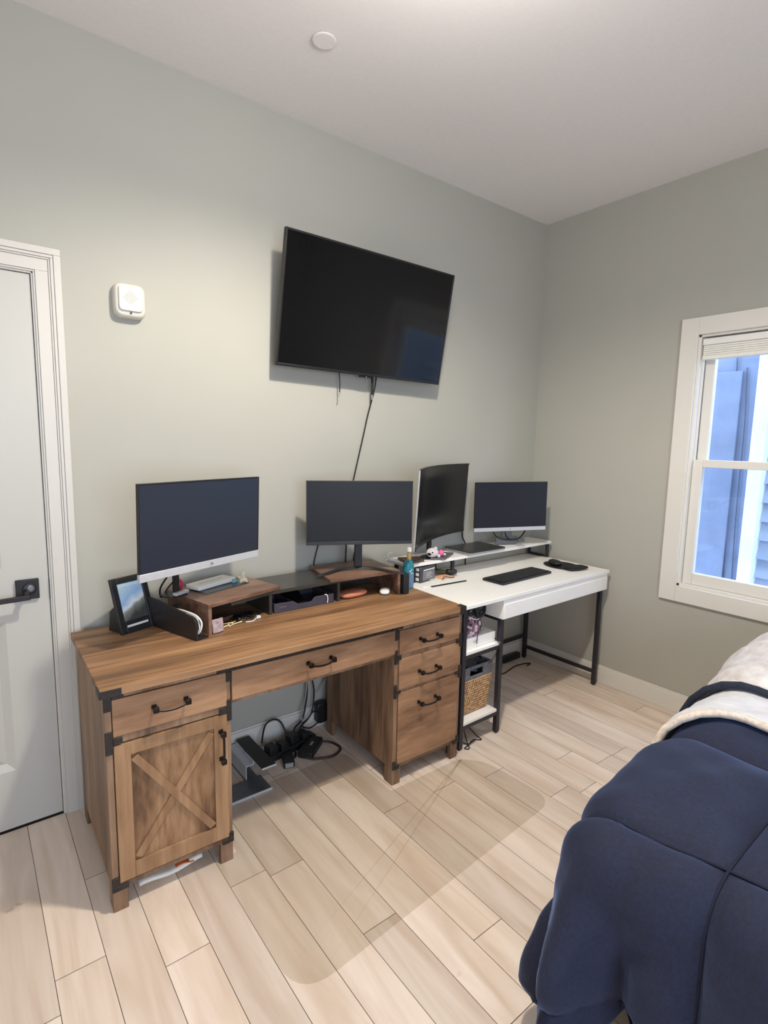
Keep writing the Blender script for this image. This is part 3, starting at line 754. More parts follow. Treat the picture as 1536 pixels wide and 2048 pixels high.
# file tray left of the organizer
ft = thing('file_tray', 'black file holder with sloping side against the left end of the walnut shelf', 'file holder', (-2.457,-0.413,OZ), radians(-17.7+90+17.7-90))
of = (-2.457,-0.413,OZ)
A_ = Vector((-2.459,-0.415)); D_ = Vector((-0.087,0.273)).normalized(); N_ = Vector((D_.y, -D_.x))
def side3d(off, th, prof):
    m = MB(); vs = []
    for o2 in (off, off+th):
        for s2, z in prof: p = A_+D_*s2+N_*o2; vs.append((p.x, p.y, OZ+z))
    n = len(prof); m.add(vs, [tuple(range(n)), tuple(range(n,2*n))]+[(i,(i+1)%n,n+(i+1)%n,n+i) for i in range(n)]); return m
prof = [(0,0.0005),(0.31,0.0005),(0.31,0.112),(0.26,0.114),(0.16,0.104),(0.06,0.092),(0.018,0.084),(0.004,0.070),(0,0.055)]
side3d(0, 0.006, prof).build('side_panel', 'traypl', ft, bevel=0.001, org=of)
m = MB(); vs = []
P0 = [A_+N_*0.0065, A_+N_*0.052, A_+N_*0.052+D_*0.31, A_+N_*0.0065+D_*0.31]
MB().prism([tuple(p) for p in P0], OZ+0.0005, OZ+0.007).build('base', 'traypl', ft, org=of)
side3d(0.0065, 0.040, [(0.17,0.0075),(0.176,0.0075),(0.176,0.098),(0.17,0.098)]).build('divider', 'traypl', ft, org=of)
# white charging cable looped inside the tray
def onA(s2, o2, z): p = A_+D_*s2+N_*o2; return (p.x, p.y, OZ+z)
m = MB().tube([onA(0.16,0.026,0.085),(onA(0.10,0.024,0.088)),onA(0.04,0.030,0.080),onA(0.015,0.034,0.055),onA(0.02,0.026,0.020),onA(0.05,0.022,0.0125)], 0.0035, 8, 6)
m.tube([onA(0.10,0.030,0.080),onA(0.05,0.036,0.070),onA(0.022,0.030,0.040),onA(0.03,0.026,0.0125)], 0.003, 8, 6)
tag(m.build('charging_cable', 'whitepl', None, smooth=True, org=onA(0.05,0.025,0.02)), 'white looped cable stuffed in the front of the black file holder', 'cable')

# ---------------------------------------------------------------- picture frame
pf = thing('picture_frame', 'black picture frame with a seaside photo at the left end of the brown desk', 'picture frame', (-2.662,-0.205,OZ), radians(22))
T = Matrix.Translation((0, 0, 0.001)) @ Matrix.Rotation(radians(-17), 4, 'X')
fw, fh, bt, dp = 0.150, 0.212, 0.024, 0.014
m = MB(T); m.box(0, bt, 0, dp, 0, fh); m.box(fw-bt, fw, 0, dp, 0, fh); m.box(bt, fw-bt, 0, dp, 0, 0.045); m.box(bt, fw-bt, 0, dp, fh-bt, fh)
m.build('frame', 'plastic', pf, bevel=0.003)
MB(T).box(bt-0.002, fw-bt+0.002, 0.006, 0.009, 0.043, fh-bt+0.002).build('photo', 'photo', pf)
MB(T).box(bt+0.004, fw-bt-0.010, -0.0012, -0.0002, 0.022, 0.030).build('caption_strip', 'whitepl', pf)
m = MB(); m.prism([(0.006,0.0005),(0.095,0.0005),(0.085,0.075),(0.048,0.105)], 0.010, 0.045, 'yz'); m.build('easel_back', 'plastic', pf)

# ---------------------------------------------------------------- television
def Tm(c, yaw, pitch, roll):
    return Matrix.Translation(c) @ Matrix.Rotation(radians(yaw), 4, 'Z') @ Matrix.Rotation(radians(pitch), 4, 'X') @ Matrix.Rotation(radians(roll), 4, 'Y')
tc_ = (-1.480, -0.131, 2.071); tv = thing('television', 'wide flat television tilted forward high on the wall', 'television', tc_)
W_, H_ = 0.97, 0.5607
T = Matrix.Rotation(radians(-0.9), 4, 'Z') @ Matrix.Rotation(radians(9.3), 4, 'X') @ Matrix.Rotation(radians(0.8), 4, 'Y')
m = MB(T); bz = 0.009
m.box(-W_/2, -W_/2+bz, 0, 0.022, -H_/2, H_/2); m.box(W_/2-bz, W_/2, 0, 0.022, -H_/2, H_/2); m.box(-W_/2+bz, W_/2-bz, 0, 0.022, H_/2-bz, H_/2); m.box(-W_/2+bz, W_/2-bz, 0, 0.022, -H_/2, -H_/2+0.013)
m.build('bezel', 'mplastic', tv, bevel=0.0015)
MB(T).box(-W_/2+bz, W_/2-bz, 0.002, 0.006, -H_/2+0.013, H_/2-bz).build('screen', 'tvscreen', tv)
m = MB(T); m.box(-W_/2+0.004, W_/2-0.004, 0.0062, 0.024, -H_/2+0.004, H_/2-0.004); m.box(-0.36, 0.36, 0.024, 0.046, -0.22, 0.12); m.build('rear_housing', 'plastic', tv, bevel=0.004)
m = MB(T); m.box(-0.032, 0.032, 0.004, 0.018, -H_/2-0.009, -H_/2-0.0002); m.build('sensor', 'plastic', tv, bevel=0.002)
MB(T).box(0.002, 0.007, 0.0032, 0.0038, -H_/2-0.006, -H_/2-0.003).build('indicator_light', 'silver', tv)
mt = thing('tv_mount', 'black tilting wall mount with pull straps behind the television', 'wall mount', (-1.48, 0, 2.05))
om = (-1.48, 0, 2.05)
MB().box(-1.72,-1.26,-0.014,-0.0005,1.96,2.14).build('wall_plate', 'black', mt, bevel=0.002, org=om)
for x in (-1.612, -1.418):
    m = MB().bar((x,-0.030,1.84),(x,-0.086,2.17), 0.024, 0.016, up=(0,1,0)); m.box(x-0.008,x+0.008,-0.05,-0.0145,2.02,2.10)
    m.build('arm', 'black', mt, bevel=0.001, org=om)
m = MB().tube([(-1.614,-0.035,1.85),(-1.613,-0.048,1.76),(-1.612,-0.046,1.71)], 0.0028, 6, 4); m.build('release_strap', 'cable', mt, smooth=True, org=om)
m = MB().tube([(-1.610,-0.046,1.71),(-1.616,-0.047,1.690)], 0.003, 6); m.build('strap_tip', 'greycable', mt, smooth=True, org=om)
m = MB().tube([(-1.417,-0.035,1.85),(-1.417,-0.048,1.77),(-1.417,-0.047,1.710)], 0.006, 8, 4); m.build('release_strap', 'cable', mt, smooth=True, org=om)
m = MB().tube([(-1.417,-0.047,1.710),(-1.416,-0.047,1.685)], [0.0055,0.003], 8); m.build('strap_tip', 'greycable', mt, smooth=True, org=om)
m = MB().tube([(-1.372,-0.030,1.87),(-1.385,-0.030,1.76),(-1.400,-0.022,1.687),(-1.420,-0.014,1.60),(-1.438,-0.008,1.51),(-1.464,-0.006,1.405),(-1.497,-0.006,1.277),(-1.53,-0.006,1.15),(-1.54,-0.014,1.0),(-1.55,-0.022,0.88),(-1.56,-0.022,0.6),(-1.60,-0.025,0.3)], 0.0038, 8, 5)
tag(m.build('television_cable', 'cable', None, smooth=True, org=(-1.43,-0.01,1.6)), 'thin black cord running down the wall from the television', 'cord')

# ---------------------------------------------------------------- monitors
def flat_monitor(label, c, yaw, pitch, roll, W, Hh, base_z, scr, frame, chin, chin_mat, name='monitor'):
    r = thing(name, label, 'monitor', (c[0], c[1], base_z), radians(yaw))
    T = Matrix.Translation((0, 0, c[2]-base_z)) @ Matrix.Rotation(radians(pitch), 4, 'X') @ Matrix.Rotation(radians(roll), 4, 'Y')
    b = 0.005
    m = MB(T); m.box(-W/2, -W/2+b, 0, 0.012, -Hh/2+chin, Hh/2); m.box(W/2-b, W/2, 0, 0.012, -Hh/2+chin, Hh/2); m.box(-W/2+b, W/2-b, 0, 0.012, Hh/2-b, Hh/2)
    m.build('bezel', frame, r, bevel=0.001)
    MB(T).box(-W/2+b, W/2-b, 0.0015, 0.006, -Hh/2+chin, Hh/2-b).build('screen', scr, r)
    ch = MB(T).box(-W/2, W/2, -0.0015, 0.013, -Hh/2, -Hh/2+chin-0.0003).build('chin', chin_mat, r, bevel=0.0015)
    m = MB(T); m.box(-W/2+0.002, W/2-0.002, 0.0062, 0.016, -Hh/2+0.014, Hh/2-0.002); m.box(-W*0.3, W*0.3, 0.016, 0.042, -Hh*0.42, Hh*0.12); m.build('rear_housing', chin_mat, r, bevel=0.004)
    return r, T, ch
# 1: left silver-chin monitor
c1 = (-2.396, -0.356, 1.162)
r1, T1, ch1 = flat_monitor('large silver edged monitor standing over the left walnut shelf', c1, 20.2, 1.8, 0.1, 0.541, 0.330, ot+0.0005, 'scr', 'mplastic', 0.028, 'silver')
zc = c1[2]-ot-0.0005-0.165
t_ = text('logo', 'hp', 0.013, 'greymetal', ch1, (0.025, -0.0023, zc+0.0165), (radians(91.8), 0, 0)); 
m = MB(); m.box(-0.020, 0.006, 0.165, 0.177, 0.005, 0.26); m.box(-0.030, 0.02, 0.043, 0.1645, 0.20, 0.26); m.build('stand_neck', 'mplastic', r1, bevel=0.003)
m = MB().prism(rrect(-0.050, 0.040, 0.150, 0.225, 0.02), 0, 0.005); m.build('stand_base', 'mplastic', r1, bevel=0.001)
def loc1(p):
    a_ = radians(-20.2); dx_, dy_ = p[0]-c1[0], p[1]-c1[1]; return (dx_*cos(a_)-dy_*sin(a_), dx_*sin(a_)+dy_*cos(a_), p[2]-ot-0.0005)
m = MB().tube([loc1(p) for p in ((-2.505,-0.335,1.03),(-2.510,-0.27,0.97),(-2.515,-0.18,0.90),(-2.500,-0.13,0.850),(-2.47,-0.075,0.845),(-2.44,-0.03,0.83))], 0.0036, 8, 5)
m.tube([loc1(p) for p in ((-2.480,-0.325,1.03),(-2.478,-0.25,0.95),(-2.482,-0.16,0.89),(-2.475,-0.10,0.855),(-2.45,-0.05,0.84))], 0.003, 8, 5)
m.build('cable', 'cable', r1, smooth=True)
# 2: black monitor, middle
c2 = (-1.641, -0.274, 1.146)
r2, T2, ch2 = flat_monitor('black monitor on a V foot above the right walnut shelf', c2, -27.5, -0.4, -0.1, 0.498, 0.298, ot+0.0005, 'scr2', 'mplastic', 0.016, 'mplastic')
m = MB()
for i in range(6): m.box(0.178+i*0.0075, 0.178+i*0.0075+0.005, -0.0022, -0.0014, -0.149+0.0075+0.279, -0.149+0.0095+0.279+0.001)
m = MB()
for i, w_ in enumerate((0.004, 0.003, 0.004, 0.003, 0.004, 0.003)): m.box(0.186+i*0.0055, 0.186+i*0.0055+w_, -0.0024, -0.0014, c2[2]-ot-0.0005-0.149+0.006, c2[2]-ot-0.0005-0.149+0.0095)
m.build('maker_mark', 'silver', ch2)
m = MB(); m.bar((0,0.060,0.016),(0,0.050,0.26), 0.036, 0.022, up=(0,1,0)); m.box(-0.03,0.03,0.040,0.062,0.23,0.30); m.build('stand_neck', 'mplastic', r2, bevel=0.003)
m = MB()
for sx in (-1, 1):
    P = [(0, 0.075, 0.012), (sx*0.09, 0.040, 0.010), (sx*0.165, -0.035, 0.006), (sx*0.205, -0.055, 0.004)]
    P = catmull([Vector(p) for p in P], 5)
    for a_, b_2 in zip(P[:-1], P[1:]):
        pass
    vs = []; fs = []
    for i, p in enumerate(P):
        tt = (P[min(i+1,len(P)-1)]-P[max(i-1,0)]); tt.z = 0; tt.normalize(); nn = Vector((-tt.y, tt.x, 0))*(0.020-0.008*i/len(P)); hz = p.z
        vs += [tuple(Vector((p.x,p.y,0))-nn), tuple(Vector((p.x,p.y,0))+nn), tuple(Vector((p.x,p.y,hz))+nn*0.6), tuple(Vector((p.x,p.y,hz))-nn*0.6)]
    for i in range(len(P)-1):
        for k in range(4): fs.append((4*i+k, 4*i+(k+1)%4, 4*i+4+(k+1)%4, 4*i+4+k))
    fs += [(0,1,2,3), tuple(4*(len(P)-1)+k for k in (3,2,1,0))]
    m.add(vs, fs)
m.build('stand_base', 'mplastic', r2, bevel=0.001)
# 3: curved monitor
cam_c = Vector((-3.0948,-2.3179,1.4831)); k3 = 1.12
c3 = cam_c + (Vector((-1.277,-0.459,1.187))-cam_c)*k3; W3, H3, sag = 0.61*k3, 0.36*k3, 0.045*k3
bz3 = rz+0.1095
r3 = thing('curved_monitor', 'black curved monitor turned toward the room beside the black V foot monitor', 'monitor', (c3.x, c3.y, bz3), radians(24.3))
T3 = Matrix.Translation((0,0,c3.z-bz3)) @ Matrix.Rotation(radians(3.2), 4, 'X') @ Matrix.Rotation(radians(-0.8), 4, 'Y')
def curved(x0, x1, z0, z1, y0, y1, n=24):
    m = MB(T3); vs = []; fs = []
    for i in range(n+1):
        x = x0+(x1-x0)*i/n; s2 = 2*x/W3; yy = sag*(1-s2*s2)
        vs += [(x, yy+y0, z0), (x, yy+y1, z0), (x, yy+y1, z1), (x, yy+y0, z1)]
    for i in range(n):
        for k in range(4): fs.append((4*i+k, 4*i+(k+1)%4, 4*i+4+(k+1)%4, 4*i+4+k))
    fs += [(0,1,2,3), tuple(4*n+k for k in (3,2,1,0))]
    m.add(vs, fs); return m
curved(-W3/2, W3/2, H3/2-0.006, H3/2, 0, 0.012).build('bezel', 'mplastic', r3)
curved(-W3/2, W3/2, -H3/2, -H3/2+0.018, 0, 0.012).build('chin', 'mplastic', r3)
curved(-W3/2+0.004, W3/2-0.004, -H3/2+0.018, H3/2-0.006, 0.0015, 0.005).build('screen', 'scr3', r3, smooth=True)
m = curved(-W3/2, W3/2, -H3/2+0.001, H3/2-0.001, 0.0055, 0.0135); m.build('rear_housing', 'silver', r3)
m = MB(); m.box(-0.018, 0.018, 0.078, 0.094, 0.007, 0.30); m.build('stand_neck', 'mplastic', r3, bevel=0.002)
m = MB().prism(rrect(-0.05, 0.05, 0.075, 0.135, 0.02), 0, 0.007); m.build('stand_base', 'mplastic', r3, bevel=0.002)
# 4: right silver-chin monitor
c4 = (-0.452, -0.191, 1.096)
r4, T4, ch4 = flat_monitor('smaller silver edged monitor at the corner end of the white riser', c4, -22.2, 0.0, -0.5, 0.486, 0.300, bz3, 'scr4', 'mplastic', 0.023, 'silver')
zc4 = c4[2]-bz3-0.150
text('logo', 'hp', 0.010, 'greymetal', ch4, (0.0, -0.0023, zc4+0.012), (radians(90), 0, 0))
m = MB(); m.box(-0.072, 0.072, 0.040, 0.048, 0.010, 0.060); m.bar((0,0.044,0.05),(0,0.044,0.17), 0.07, 0.008, up=(0,1,0)); m.build('stand_neck', 'greymetal', r4, bevel=0.002)
m = MB(); m.prism(rrect(-0.105, -0.066, -0.012, 0.098, 0.006), 0, 0.007); m.prism(rrect(0.066, 0.105, -0.012, 0.098, 0.006), 0, 0.007); m.box(-0.066, 0.066, 0.030, 0.060, 0, 0.006)
m.build('stand_base', 'silver', r4, bevel=0.002)
m = MB().tube([(-0.10,0.055,0.115),(-0.07,0.04,0.06),(0.0,0.03,0.040),(0.07,0.025,0.045),(0.12,0.04,0.08),(0.15,0.06,0.13)], 0.0038, 8, 5)
m.tube([(-0.02,0.05,0.13),(0.0,0.035,0.055),(0.05,0.03,0.038),(0.10,0.04,0.06),(0.14,0.055,0.10)], 0.003, 8, 5)
m.build('cable', 'cable', r4, smooth=True)

# ---------------------------------------------------------------- things on the left walnut shelf
def rot2(p, a): return (p[0]*cos(a)-p[1]*sin(a), p[0]*sin(a)+p[1]*cos(a))
k = thing('white_adapter', 'flat white box lying on glass in front of the silver edged left monitor', 'box', (-2.300,-0.118,ot+0.0055), radians(22))
MB().prism(rrect(-0.100,0.100,-0.052,0.030,0.008), 0.0002, 0.017).build('body', 'whitepl', k, bevel=0.003)
MB().box(-0.07,0.06,-0.013,-0.010,0.017,0.0176).build('seam', 'greycable', k)
g_ = MB().prism([tuple(Vector(rot2(p, radians(18)))+Vector((-2.292,-0.135))) for p in rrect(-0.100,0.130,-0.080,0.055,0.004)], ot+0.0004, ot+0.005)
tag(g_.build('glass_tray', 'mirrorglass', None, bevel=0.001, org=(-2.292,-0.13,ot)), 'thin glass plate under the flat white box on the left walnut shelf', 'tray')
m = MB().ball((0,0,0.026), 0.019, 16, (1,1,1.25)); m.lathe([(0.012,0),(0.015,0.004),(0.006,0.010),(0.008,0.014)], n=16)
cn = tag(m.build('ornament', 'red', None, smooth=True), 'small pink and red ornament behind the flat white box', 'ornament'); cn.location = (-2.436,-0.150,ot+0.006)
m = MB().prism(rrect(-0.035,0.035,-0.010,0.010,0.004), 0, 0.012)
cn = tag(m.build('small_remote', 'silver', None, bevel=0.002), 'short silver stick beside the pink ornament', 'remote'); cn.location = (-2.445,-0.205,ot+0.0063); cn.rotation_euler = (0,0,radians(28))
t_ = thing('figurine', 'cream figurine sitting near the edge of the left walnut shelf', 'figurine', (-2.165,-0.150,ot+0.0005), radians(-10))
m = MB().ball((0,0,0.012), 0.014, 14, (1.2,0.9,0.9)); m.ball((-0.012,-0.010,0.006), 0.0065); m.ball((0.012,-0.010,0.006), 0.0065); m.ball((0,0,0.026), 0.009); m.build('body', 'bone', t_, smooth=True)
m = MB().ball((0,0,0.038), 0.0105, 14); m.ball((-0.016,0,0.024), 0.006, 10); m.build('head', 'bone', t_, smooth=True)
t_ = thing('trinket', 'tiny aqua trinket between the white box and the cream figurine', 'trinket', (-2.198,-0.142,ot+0.0005), radians(15))
m = MB().prism([(-0.016,0),(0.018,0),(0.010,0.010),(0.0,0.018),(-0.012,0.020)], -0.006, 0.006, 'xz'); m.build('body', 'aqua', t_, bevel=0.003)

# below the left shelf: pouch and tangle
m = MB(); 
def pouch(u, v):
    return (u*0.046, 0.004*sin(u*9+v*7)*(1-abs(2*u-1)), v*0.052)
m.grid(12, 12, pouch); cn = tag(m.build('clear_pouch', 'foil', None, smooth=True, solid=0.004), 'crumpled clear packet propped at the front of the left walnut shelf opening', 'packet'); cn.location = (-2.385,-0.381,OZ+0.003); cn.rotation_euler = (radians(-8), 0, radians(14))
rn = random.Random(5)
def at_front(s2, y=0.0): # along the opening of the left unit
    p = Vector((-2.385,-0.378)).lerp(Vector((-2.125,-0.305)), s2); nn = Vector((-0.25,0.97)); p = p+nn*y; return p
spots = [(0.24,0.020,20,'long cream ear swab nearest the clear packet'), (0.33,0.050,-15,'cream swab crossing behind the nearest one'), (0.44,0.020,8,'thick cream swab in the middle of the shelf opening'), (0.52,0.045,25,'pale swab at the far end of the swab row')]
for s2, y, a_, lb in spots:
    p = at_front(s2, y)
    m = MB(); m.tube([(-0.030,0,0.004),(0,0.003,0.0045),(0.030,0,0.004)], [0.0022,0.0028,0.0022], 8, 4); m.ball((-0.031,0,0.0045), 0.0040, 8); m.ball((0.031,0,0.0045), 0.0040, 8)
    o = tag(m.build('swab', 'cream', None, smooth=True), lb, 'swab', 'swabs under the left walnut shelf'); o.location = (p.x, p.y, OZ+0.0008); o.rotation_euler = (0,0,radians(14+a_))
m = MB(); P = []
for i in range(26):
    t2 = i/25; p = at_front(0.50+0.42*t2+0.05*sin(i*2.1), 0.055+0.035*cos(i*1.7)); P.append((p.x, p.y, OZ+0.006+0.010*abs(sin(i*1.3))))
m.tube(P, 0.0028, 6, 3); p = at_front(0.72,0.02)
tag(m.build('cable_tangle', 'cable', None, smooth=True, org=(p.x,p.y,OZ)), 'tangle of thin black cable in the left walnut shelf opening', 'cable')
m = MB(); P = [at_front(s2, y) for s2, y in ((0.60,0.01),(0.70,-0.002),(0.80,0.012),(0.86,0.02))]
m.tube([(p.x,p.y,OZ+0.0035) for p in P], 0.0022, 8, 5); p = P[-1]; m.box(p.x-0.006,p.x+0.010,p.y-0.006,p.y+0.004,OZ+0.0005,OZ+0.010)
tag(m.build('white_plug_cable', 'whitepl', None, smooth=False, org=(p.x,p.y,OZ)), 'short white cable with a plug in front of the black tangle', 'cable')
p = at_front(0.40, 0.10); m = MB().prism(rrect(-0.05,0.05,-0.02,0.02,0.004), 0, 0.018)
cn = tag(m.build('brown_case', 'darkwoodbox', None, bevel=0.002), 'low brown case deep under the left walnut shelf', 'case'); cn.location = (p.x, p.y, OZ+0.0005); cn.rotation_euler = (0,0,radians(20))

# drawer tray in the middle bay
dt = thing('pen_tray', 'dark open front tray of gadgets under the black middle shelf', 'tray', (-1.93,-0.275,OZ+0.0005))
od = (-1.93,-0.275,OZ+0.0005); z0 = OZ+0.0005
m = MB(); x0, x1, y0, y1 = -2.088,-1.792,-0.288,-0.100
prof = [(x0,z0),(x1,z0),(x1,z0+0.042),(x1-0.095,z0+0.042),(x1-0.105,z0+0.036),(x1-0.115,z0+0.024),(x0+0.115,z0+0.024),(x0+0.100,z0+0.034),(x0+0.090,z0+0.040),(x0,z0+0.042)]
MB().prism(prof, y0, y0+0.005, 'xz').build('front', 'desktray', dt, bevel=0.001, org=od)
m = MB(); m.box(x0, x0+0.004, y0+0.005, y1, z0, z0+0.042); m.box(x1-0.004, x1, y0+0.005, y1, z0, z0+0.042); m.box(x0+0.004, x1-0.004, y1-0.004, y1, z0, z0+0.042); m.box(x0+0.004, x1-0.004, y0+0.005, y1-0.004, z0, z0+0.003); m.box(x0+0.09, x0+0.094, y0+0.005, y1-0.004, z0+0.003, z0+0.036)
m.build('bin', 'desktray', dt, org=od)
m = MB()
for i, w_ in enumerate((0.002, 0.004, 0.003, 0.004, 0.002)): m.box(x0+0.026+i*0.007, x0+0.026+i*0.007+w_, y0-0.0004, y0+0.0001, z0+0.022, z0+0.0245)
m.build('printed_mark', 'greycable', dt, org=od)
T = Matrix.Translation((-1.955,-0.215,z0+0.030)) @ Matrix.Rotation(radians(-8), 4, 'Z') @ Matrix.Rotation(radians(16), 4, 'X')
ph = tag(MB(T).prism(rrect(-0.038,0.038,-0.070,0.070,0.008), -0.004, 0.004).build('phone', 'scr3', None, bevel=0.0015, org=(-1.955,-0.215,z0+0.03)), 'black phone lying tilted across the pen tray', 'phone')
MB(T).box(-0.022, 0.018, -0.066, -0.060, 0.0041, 0.0052).build('bright_edge', 'whitepl', ph, org=(-1.955,-0.215,z0+0.03))
o = tag(MB().tube([(-1.838,-0.284,z0+0.043),(-1.832,-0.2925,z0+0.042),(-1.828,-0.2945,z0+0.025),(-1.830,-0.2945,z0+0.006)], 0.0022, 8, 5).build('white_cable', 'whitepl', None, smooth=True, org=(-1.83,-0.294,z0)), 'short white cord hanging over the pen tray front', 'cord')
m = MB().ball((-2.045,-0.25,z0+0.022), 0.016, 14, (1.3,1,0.9)); tag(m.build('earphone_case', 'plastic', None, smooth=True, org=(-2.045,-0.25,z0+0.01)), 'rounded black case at the left end of the pen tray', 'case')

# right bay: coral pouch and white mouse
m = MB()
def puff(u, v, w=0.155, d_=0.085, h=0.030):
    a = 2*pi*u; b = pi*v; p = 3.2
    c_, s_ = cos(a), sin(a); r = (abs(c_)**p+abs(s_)**p)**(-1/p)*sin(b)**0.55 if sin(b) > 0 else 0
    return (w/2*r*c_, d_/2*r*s_, h/2-h/2*cos(b)*(1+0.0))
m.grid(32, 12, puff); cn = tag(m.build('coral_pouch', 'pinkpouch', None, smooth=True), 'rounded coral pouch under the right walnut shelf', 'pouch'); cn.location = (-1.665,-0.250,OZ+0.0005); cn.rotation_euler = (0,0,radians(6))
t_ = thing('computer_mouse', 'white computer mouse under the right walnut shelf', 'mouse', (-1.508,-0.300,OZ+0.0005), radians(50))
MB().grid(28, 12, lambda u, v: puff(u, v, 0.088, 0.050, 0.024)).build('body', 'whitepl', t_, smooth=True)
m = MB().tube([(0.03,0.006,0.020),(0.05,0.012,0.022),(0.07,0.03,0.016)], 0.0018, 6, 4); m.build('cord', 'greycable', t_, smooth=True)

# teal bottle
bt_ = thing('teal_bottle', 'teal squeeze bottle with blue label at the right end of the brown desk', 'bottle', (-1.360,-0.300,OZ+0.0005))
prof = [(0.026,0),(0.029,0.006),(0.0295,0.09),(0.0295,0.118),(0.027,0.133),(0.020,0.143),(0.010,0.147)]
MB().lathe(prof, n=32, sy=0.8).build('body', 'teal', bt_, smooth=True)
lb_ = MB().lathe([(0.0298,0.012),(0.0300,0.014),(0.0300,0.082),(0.0298,0.084)], n=32, sy=0.8).build('label', 'bluelabel', bt_, smooth=True)
a0 = -2.25
def onb(a_, z, r=0.0312): return (r*cos(a_), r*0.8*sin(a_), z)
m = MB(); m.tube([onb(-1.70,0.083),onb(-1.4,0.083)], 0.0022, 6); m.build('printed_mark', 'paper', bt_); m = MB(); m.tube([onb(-1.95,0.099),onb(-1.85,0.090),onb(-1.50,0.106)], 0.0014, 6, 3)
m.build('printed_mark', 'paper', bt_)

# ---------------------------------------------------------------- things on the white riser
RT = rz+0.1095
def on(label, cat, name, loc, rotd): return thing(name, label, cat, loc, radians(rotd))
def quad(pts, z0, z1, r=0.008): return MB().prism(rpoly(pts, r, 4), z0, z1)
lp = on('closed dark laptop lying on the white riser left of the corner monitor', 'laptop', 'laptop', (-0.69,-0.13,RT+0.0075), 1)
MB().prism(rrect(-0.170,0.135,-0.118,0.092,0.008), 0.0, 0.0065).build('base', 'laptopsilver', lp, bevel=0.001)
MB().prism(rrect(-0.170,0.135,-0.118,0.092,0.008), 0.0068, 0.0125).build('lid', 'laptop', lp, bevel=0.001)
lp2 = on('thin silver laptop beneath the closed dark laptop', 'laptop', 'laptop', (-0.70,-0.13,RT+0.0005), 4)
MB().prism(rrect(-0.172,0.120,-0.104,0.085,0.008), 0.0, 0.0065).build('base', 'laptopsilver', lp2, bevel=0.001)
nb = quad([(-1.120,-0.198),(-1.055,-0.245),(-0.905,-0.162),(-0.965,-0.098)], RT+0.0005, RT+0.011, 0.006)
nbo = tag(nb.build('notebook', 'notebook', None, bevel=0.001, org=(-1.02,-0.16,RT)), 'grey notebook lying askew under the pink ball on the riser', 'notebook')
t_ = thing('plush_toy', 'small pale plush animal with black nose on the riser under the curved monitor', 'plush toy', (-1.100,-0.192,RT+0.0118), radians(-30))
MB().ball((0,0,0.026), 0.030, 18, (1.15,0.9,0.85)).build('body', 'plush', t_, smooth=True)
m = MB().ball((-0.020,-0.018,0.021), 0.013, 12, (0.9,0.9,0.6)); m.ball((-0.004,-0.026,0.031), 0.0045, 8); m.build('snout', 'plushblack', t_, smooth=True)
m = MB().ball((0.020,0.010,0.045), 0.011, 10, (1,0.5,1.1)); m.ball((0.034,-0.012,0.010), 0.010, 10); m.build('ear', 'plush', t_, smooth=True)
cn = tag(MB().ball((0,0,0.0165), 0.0165, 20, (1,1,1.1)).build('pink_ball', 'pinkball', None, smooth=True), 'bright pink ball on the grey notebook', 'ball'); cn.location = (-1.040,-0.198,RT+0.0135)
cn = tag(MB().ball((0,0,0.006), 0.010, 10, (1.2,0.9,0.6)).build('tissue_scrap', 'paper', None, smooth=True), 'white scrap beside the pink ball', 'paper'); cn.location = (-1.008,-0.192,RT+0.0117)
m = quad([(-1.290,-0.195),(-1.175,-0.215),(-1.150,-0.130),(-1.260,-0.090)], RT+0.0005, RT+0.013, 0.006)
tag(m.build('wallet', 'darkwoodbox', None, bevel=0.003, org=(-1.22,-0.16,RT)), 'dark brown folded wallet at the left end of the riser', 'wallet')
vb = thing('dropper_bottle', 'slim amber bottle with white cap at the left end of the riser', 'bottle', (-1.276,-0.235+0.03,RT+0.0135))
MB().lathe([(0.011,0),(0.012,0.003),(0.012,0.040),(0.008,0.046),(0.007,0.052)], n=20).build('body', 'amber', vb, smooth=True)
MB().lathe([(0.0125,0.0522),(0.0125,0.072),(0.011,0.074)], n=20).build('cap', 'whitepl', vb, smooth=True)
m = MB(); m.tube([(-1.318,-0.10,RT+0.012),(-1.335,-0.10,RT+0.03),(-1.322,-0.10,RT+0.045),(-1.300,-0.10,RT+0.045),(-1.293,-0.10,RT+0.030),(-1.305,-0.10,RT+0.012),(-1.33,-0.11,RT+0.006)], 0.0035, 8, 5)
m2 = on('white looped cable clip behind the V foot of the black monitor', 'cable', 'cable_clip', (-1.31,-0.10,RT), 0)
m.build('loop', 'whitepl', m2, smooth=True, org=(-1.31,-0.10,RT)); 
m = MB().tube([(-1.33,-0.11,RT+0.006),(-1.36,-0.14,ot+0.004),(-1.40,-0.16,ot+0.004)], 0.0025, 8, 4); m.build('tail', 'whitepl', m2, smooth=True, org=(-1.31,-0.10,RT))
# hanging cables on the wall behind
for (x_, lb) in ((-1.715, 'black cable hanging on the wall left of the V foot'), (-1.475, 'black cable hanging on the wall right of the V foot')):
    m = MB().tube([(x_+0.02,-0.012,1.10),(x_+0.012,-0.010,0.98),(x_-0.01,-0.010,0.90),(x_-0.02,-0.012,0.82),(x_-0.02,-0.014,0.5)], 0.0032, 8, 4)
    tag(m.build('wall_cable', 'cable', None, smooth=True, org=(x_,-0.01,0.95)), lb, 'cable', 'cables hanging behind the desks')
cb = on('spread grey cables and dongle behind the corner monitor stand', 'cable', 'dongle', (-0.36,-0.10,RT), 0)
m = MB(); P = []
for i in range(20): a_ = i*0.9; P.append((-0.245+0.065*cos(a_)*(0.6+0.4*sin(i*1.7)), -0.105+0.03*sin(a_), RT+0.004+0.003*(i%3)))
m.tube(P, 0.0018, 6, 3); m.build('cord', 'greycable', cb, smooth=True, org=(-0.36,-0.10,RT))
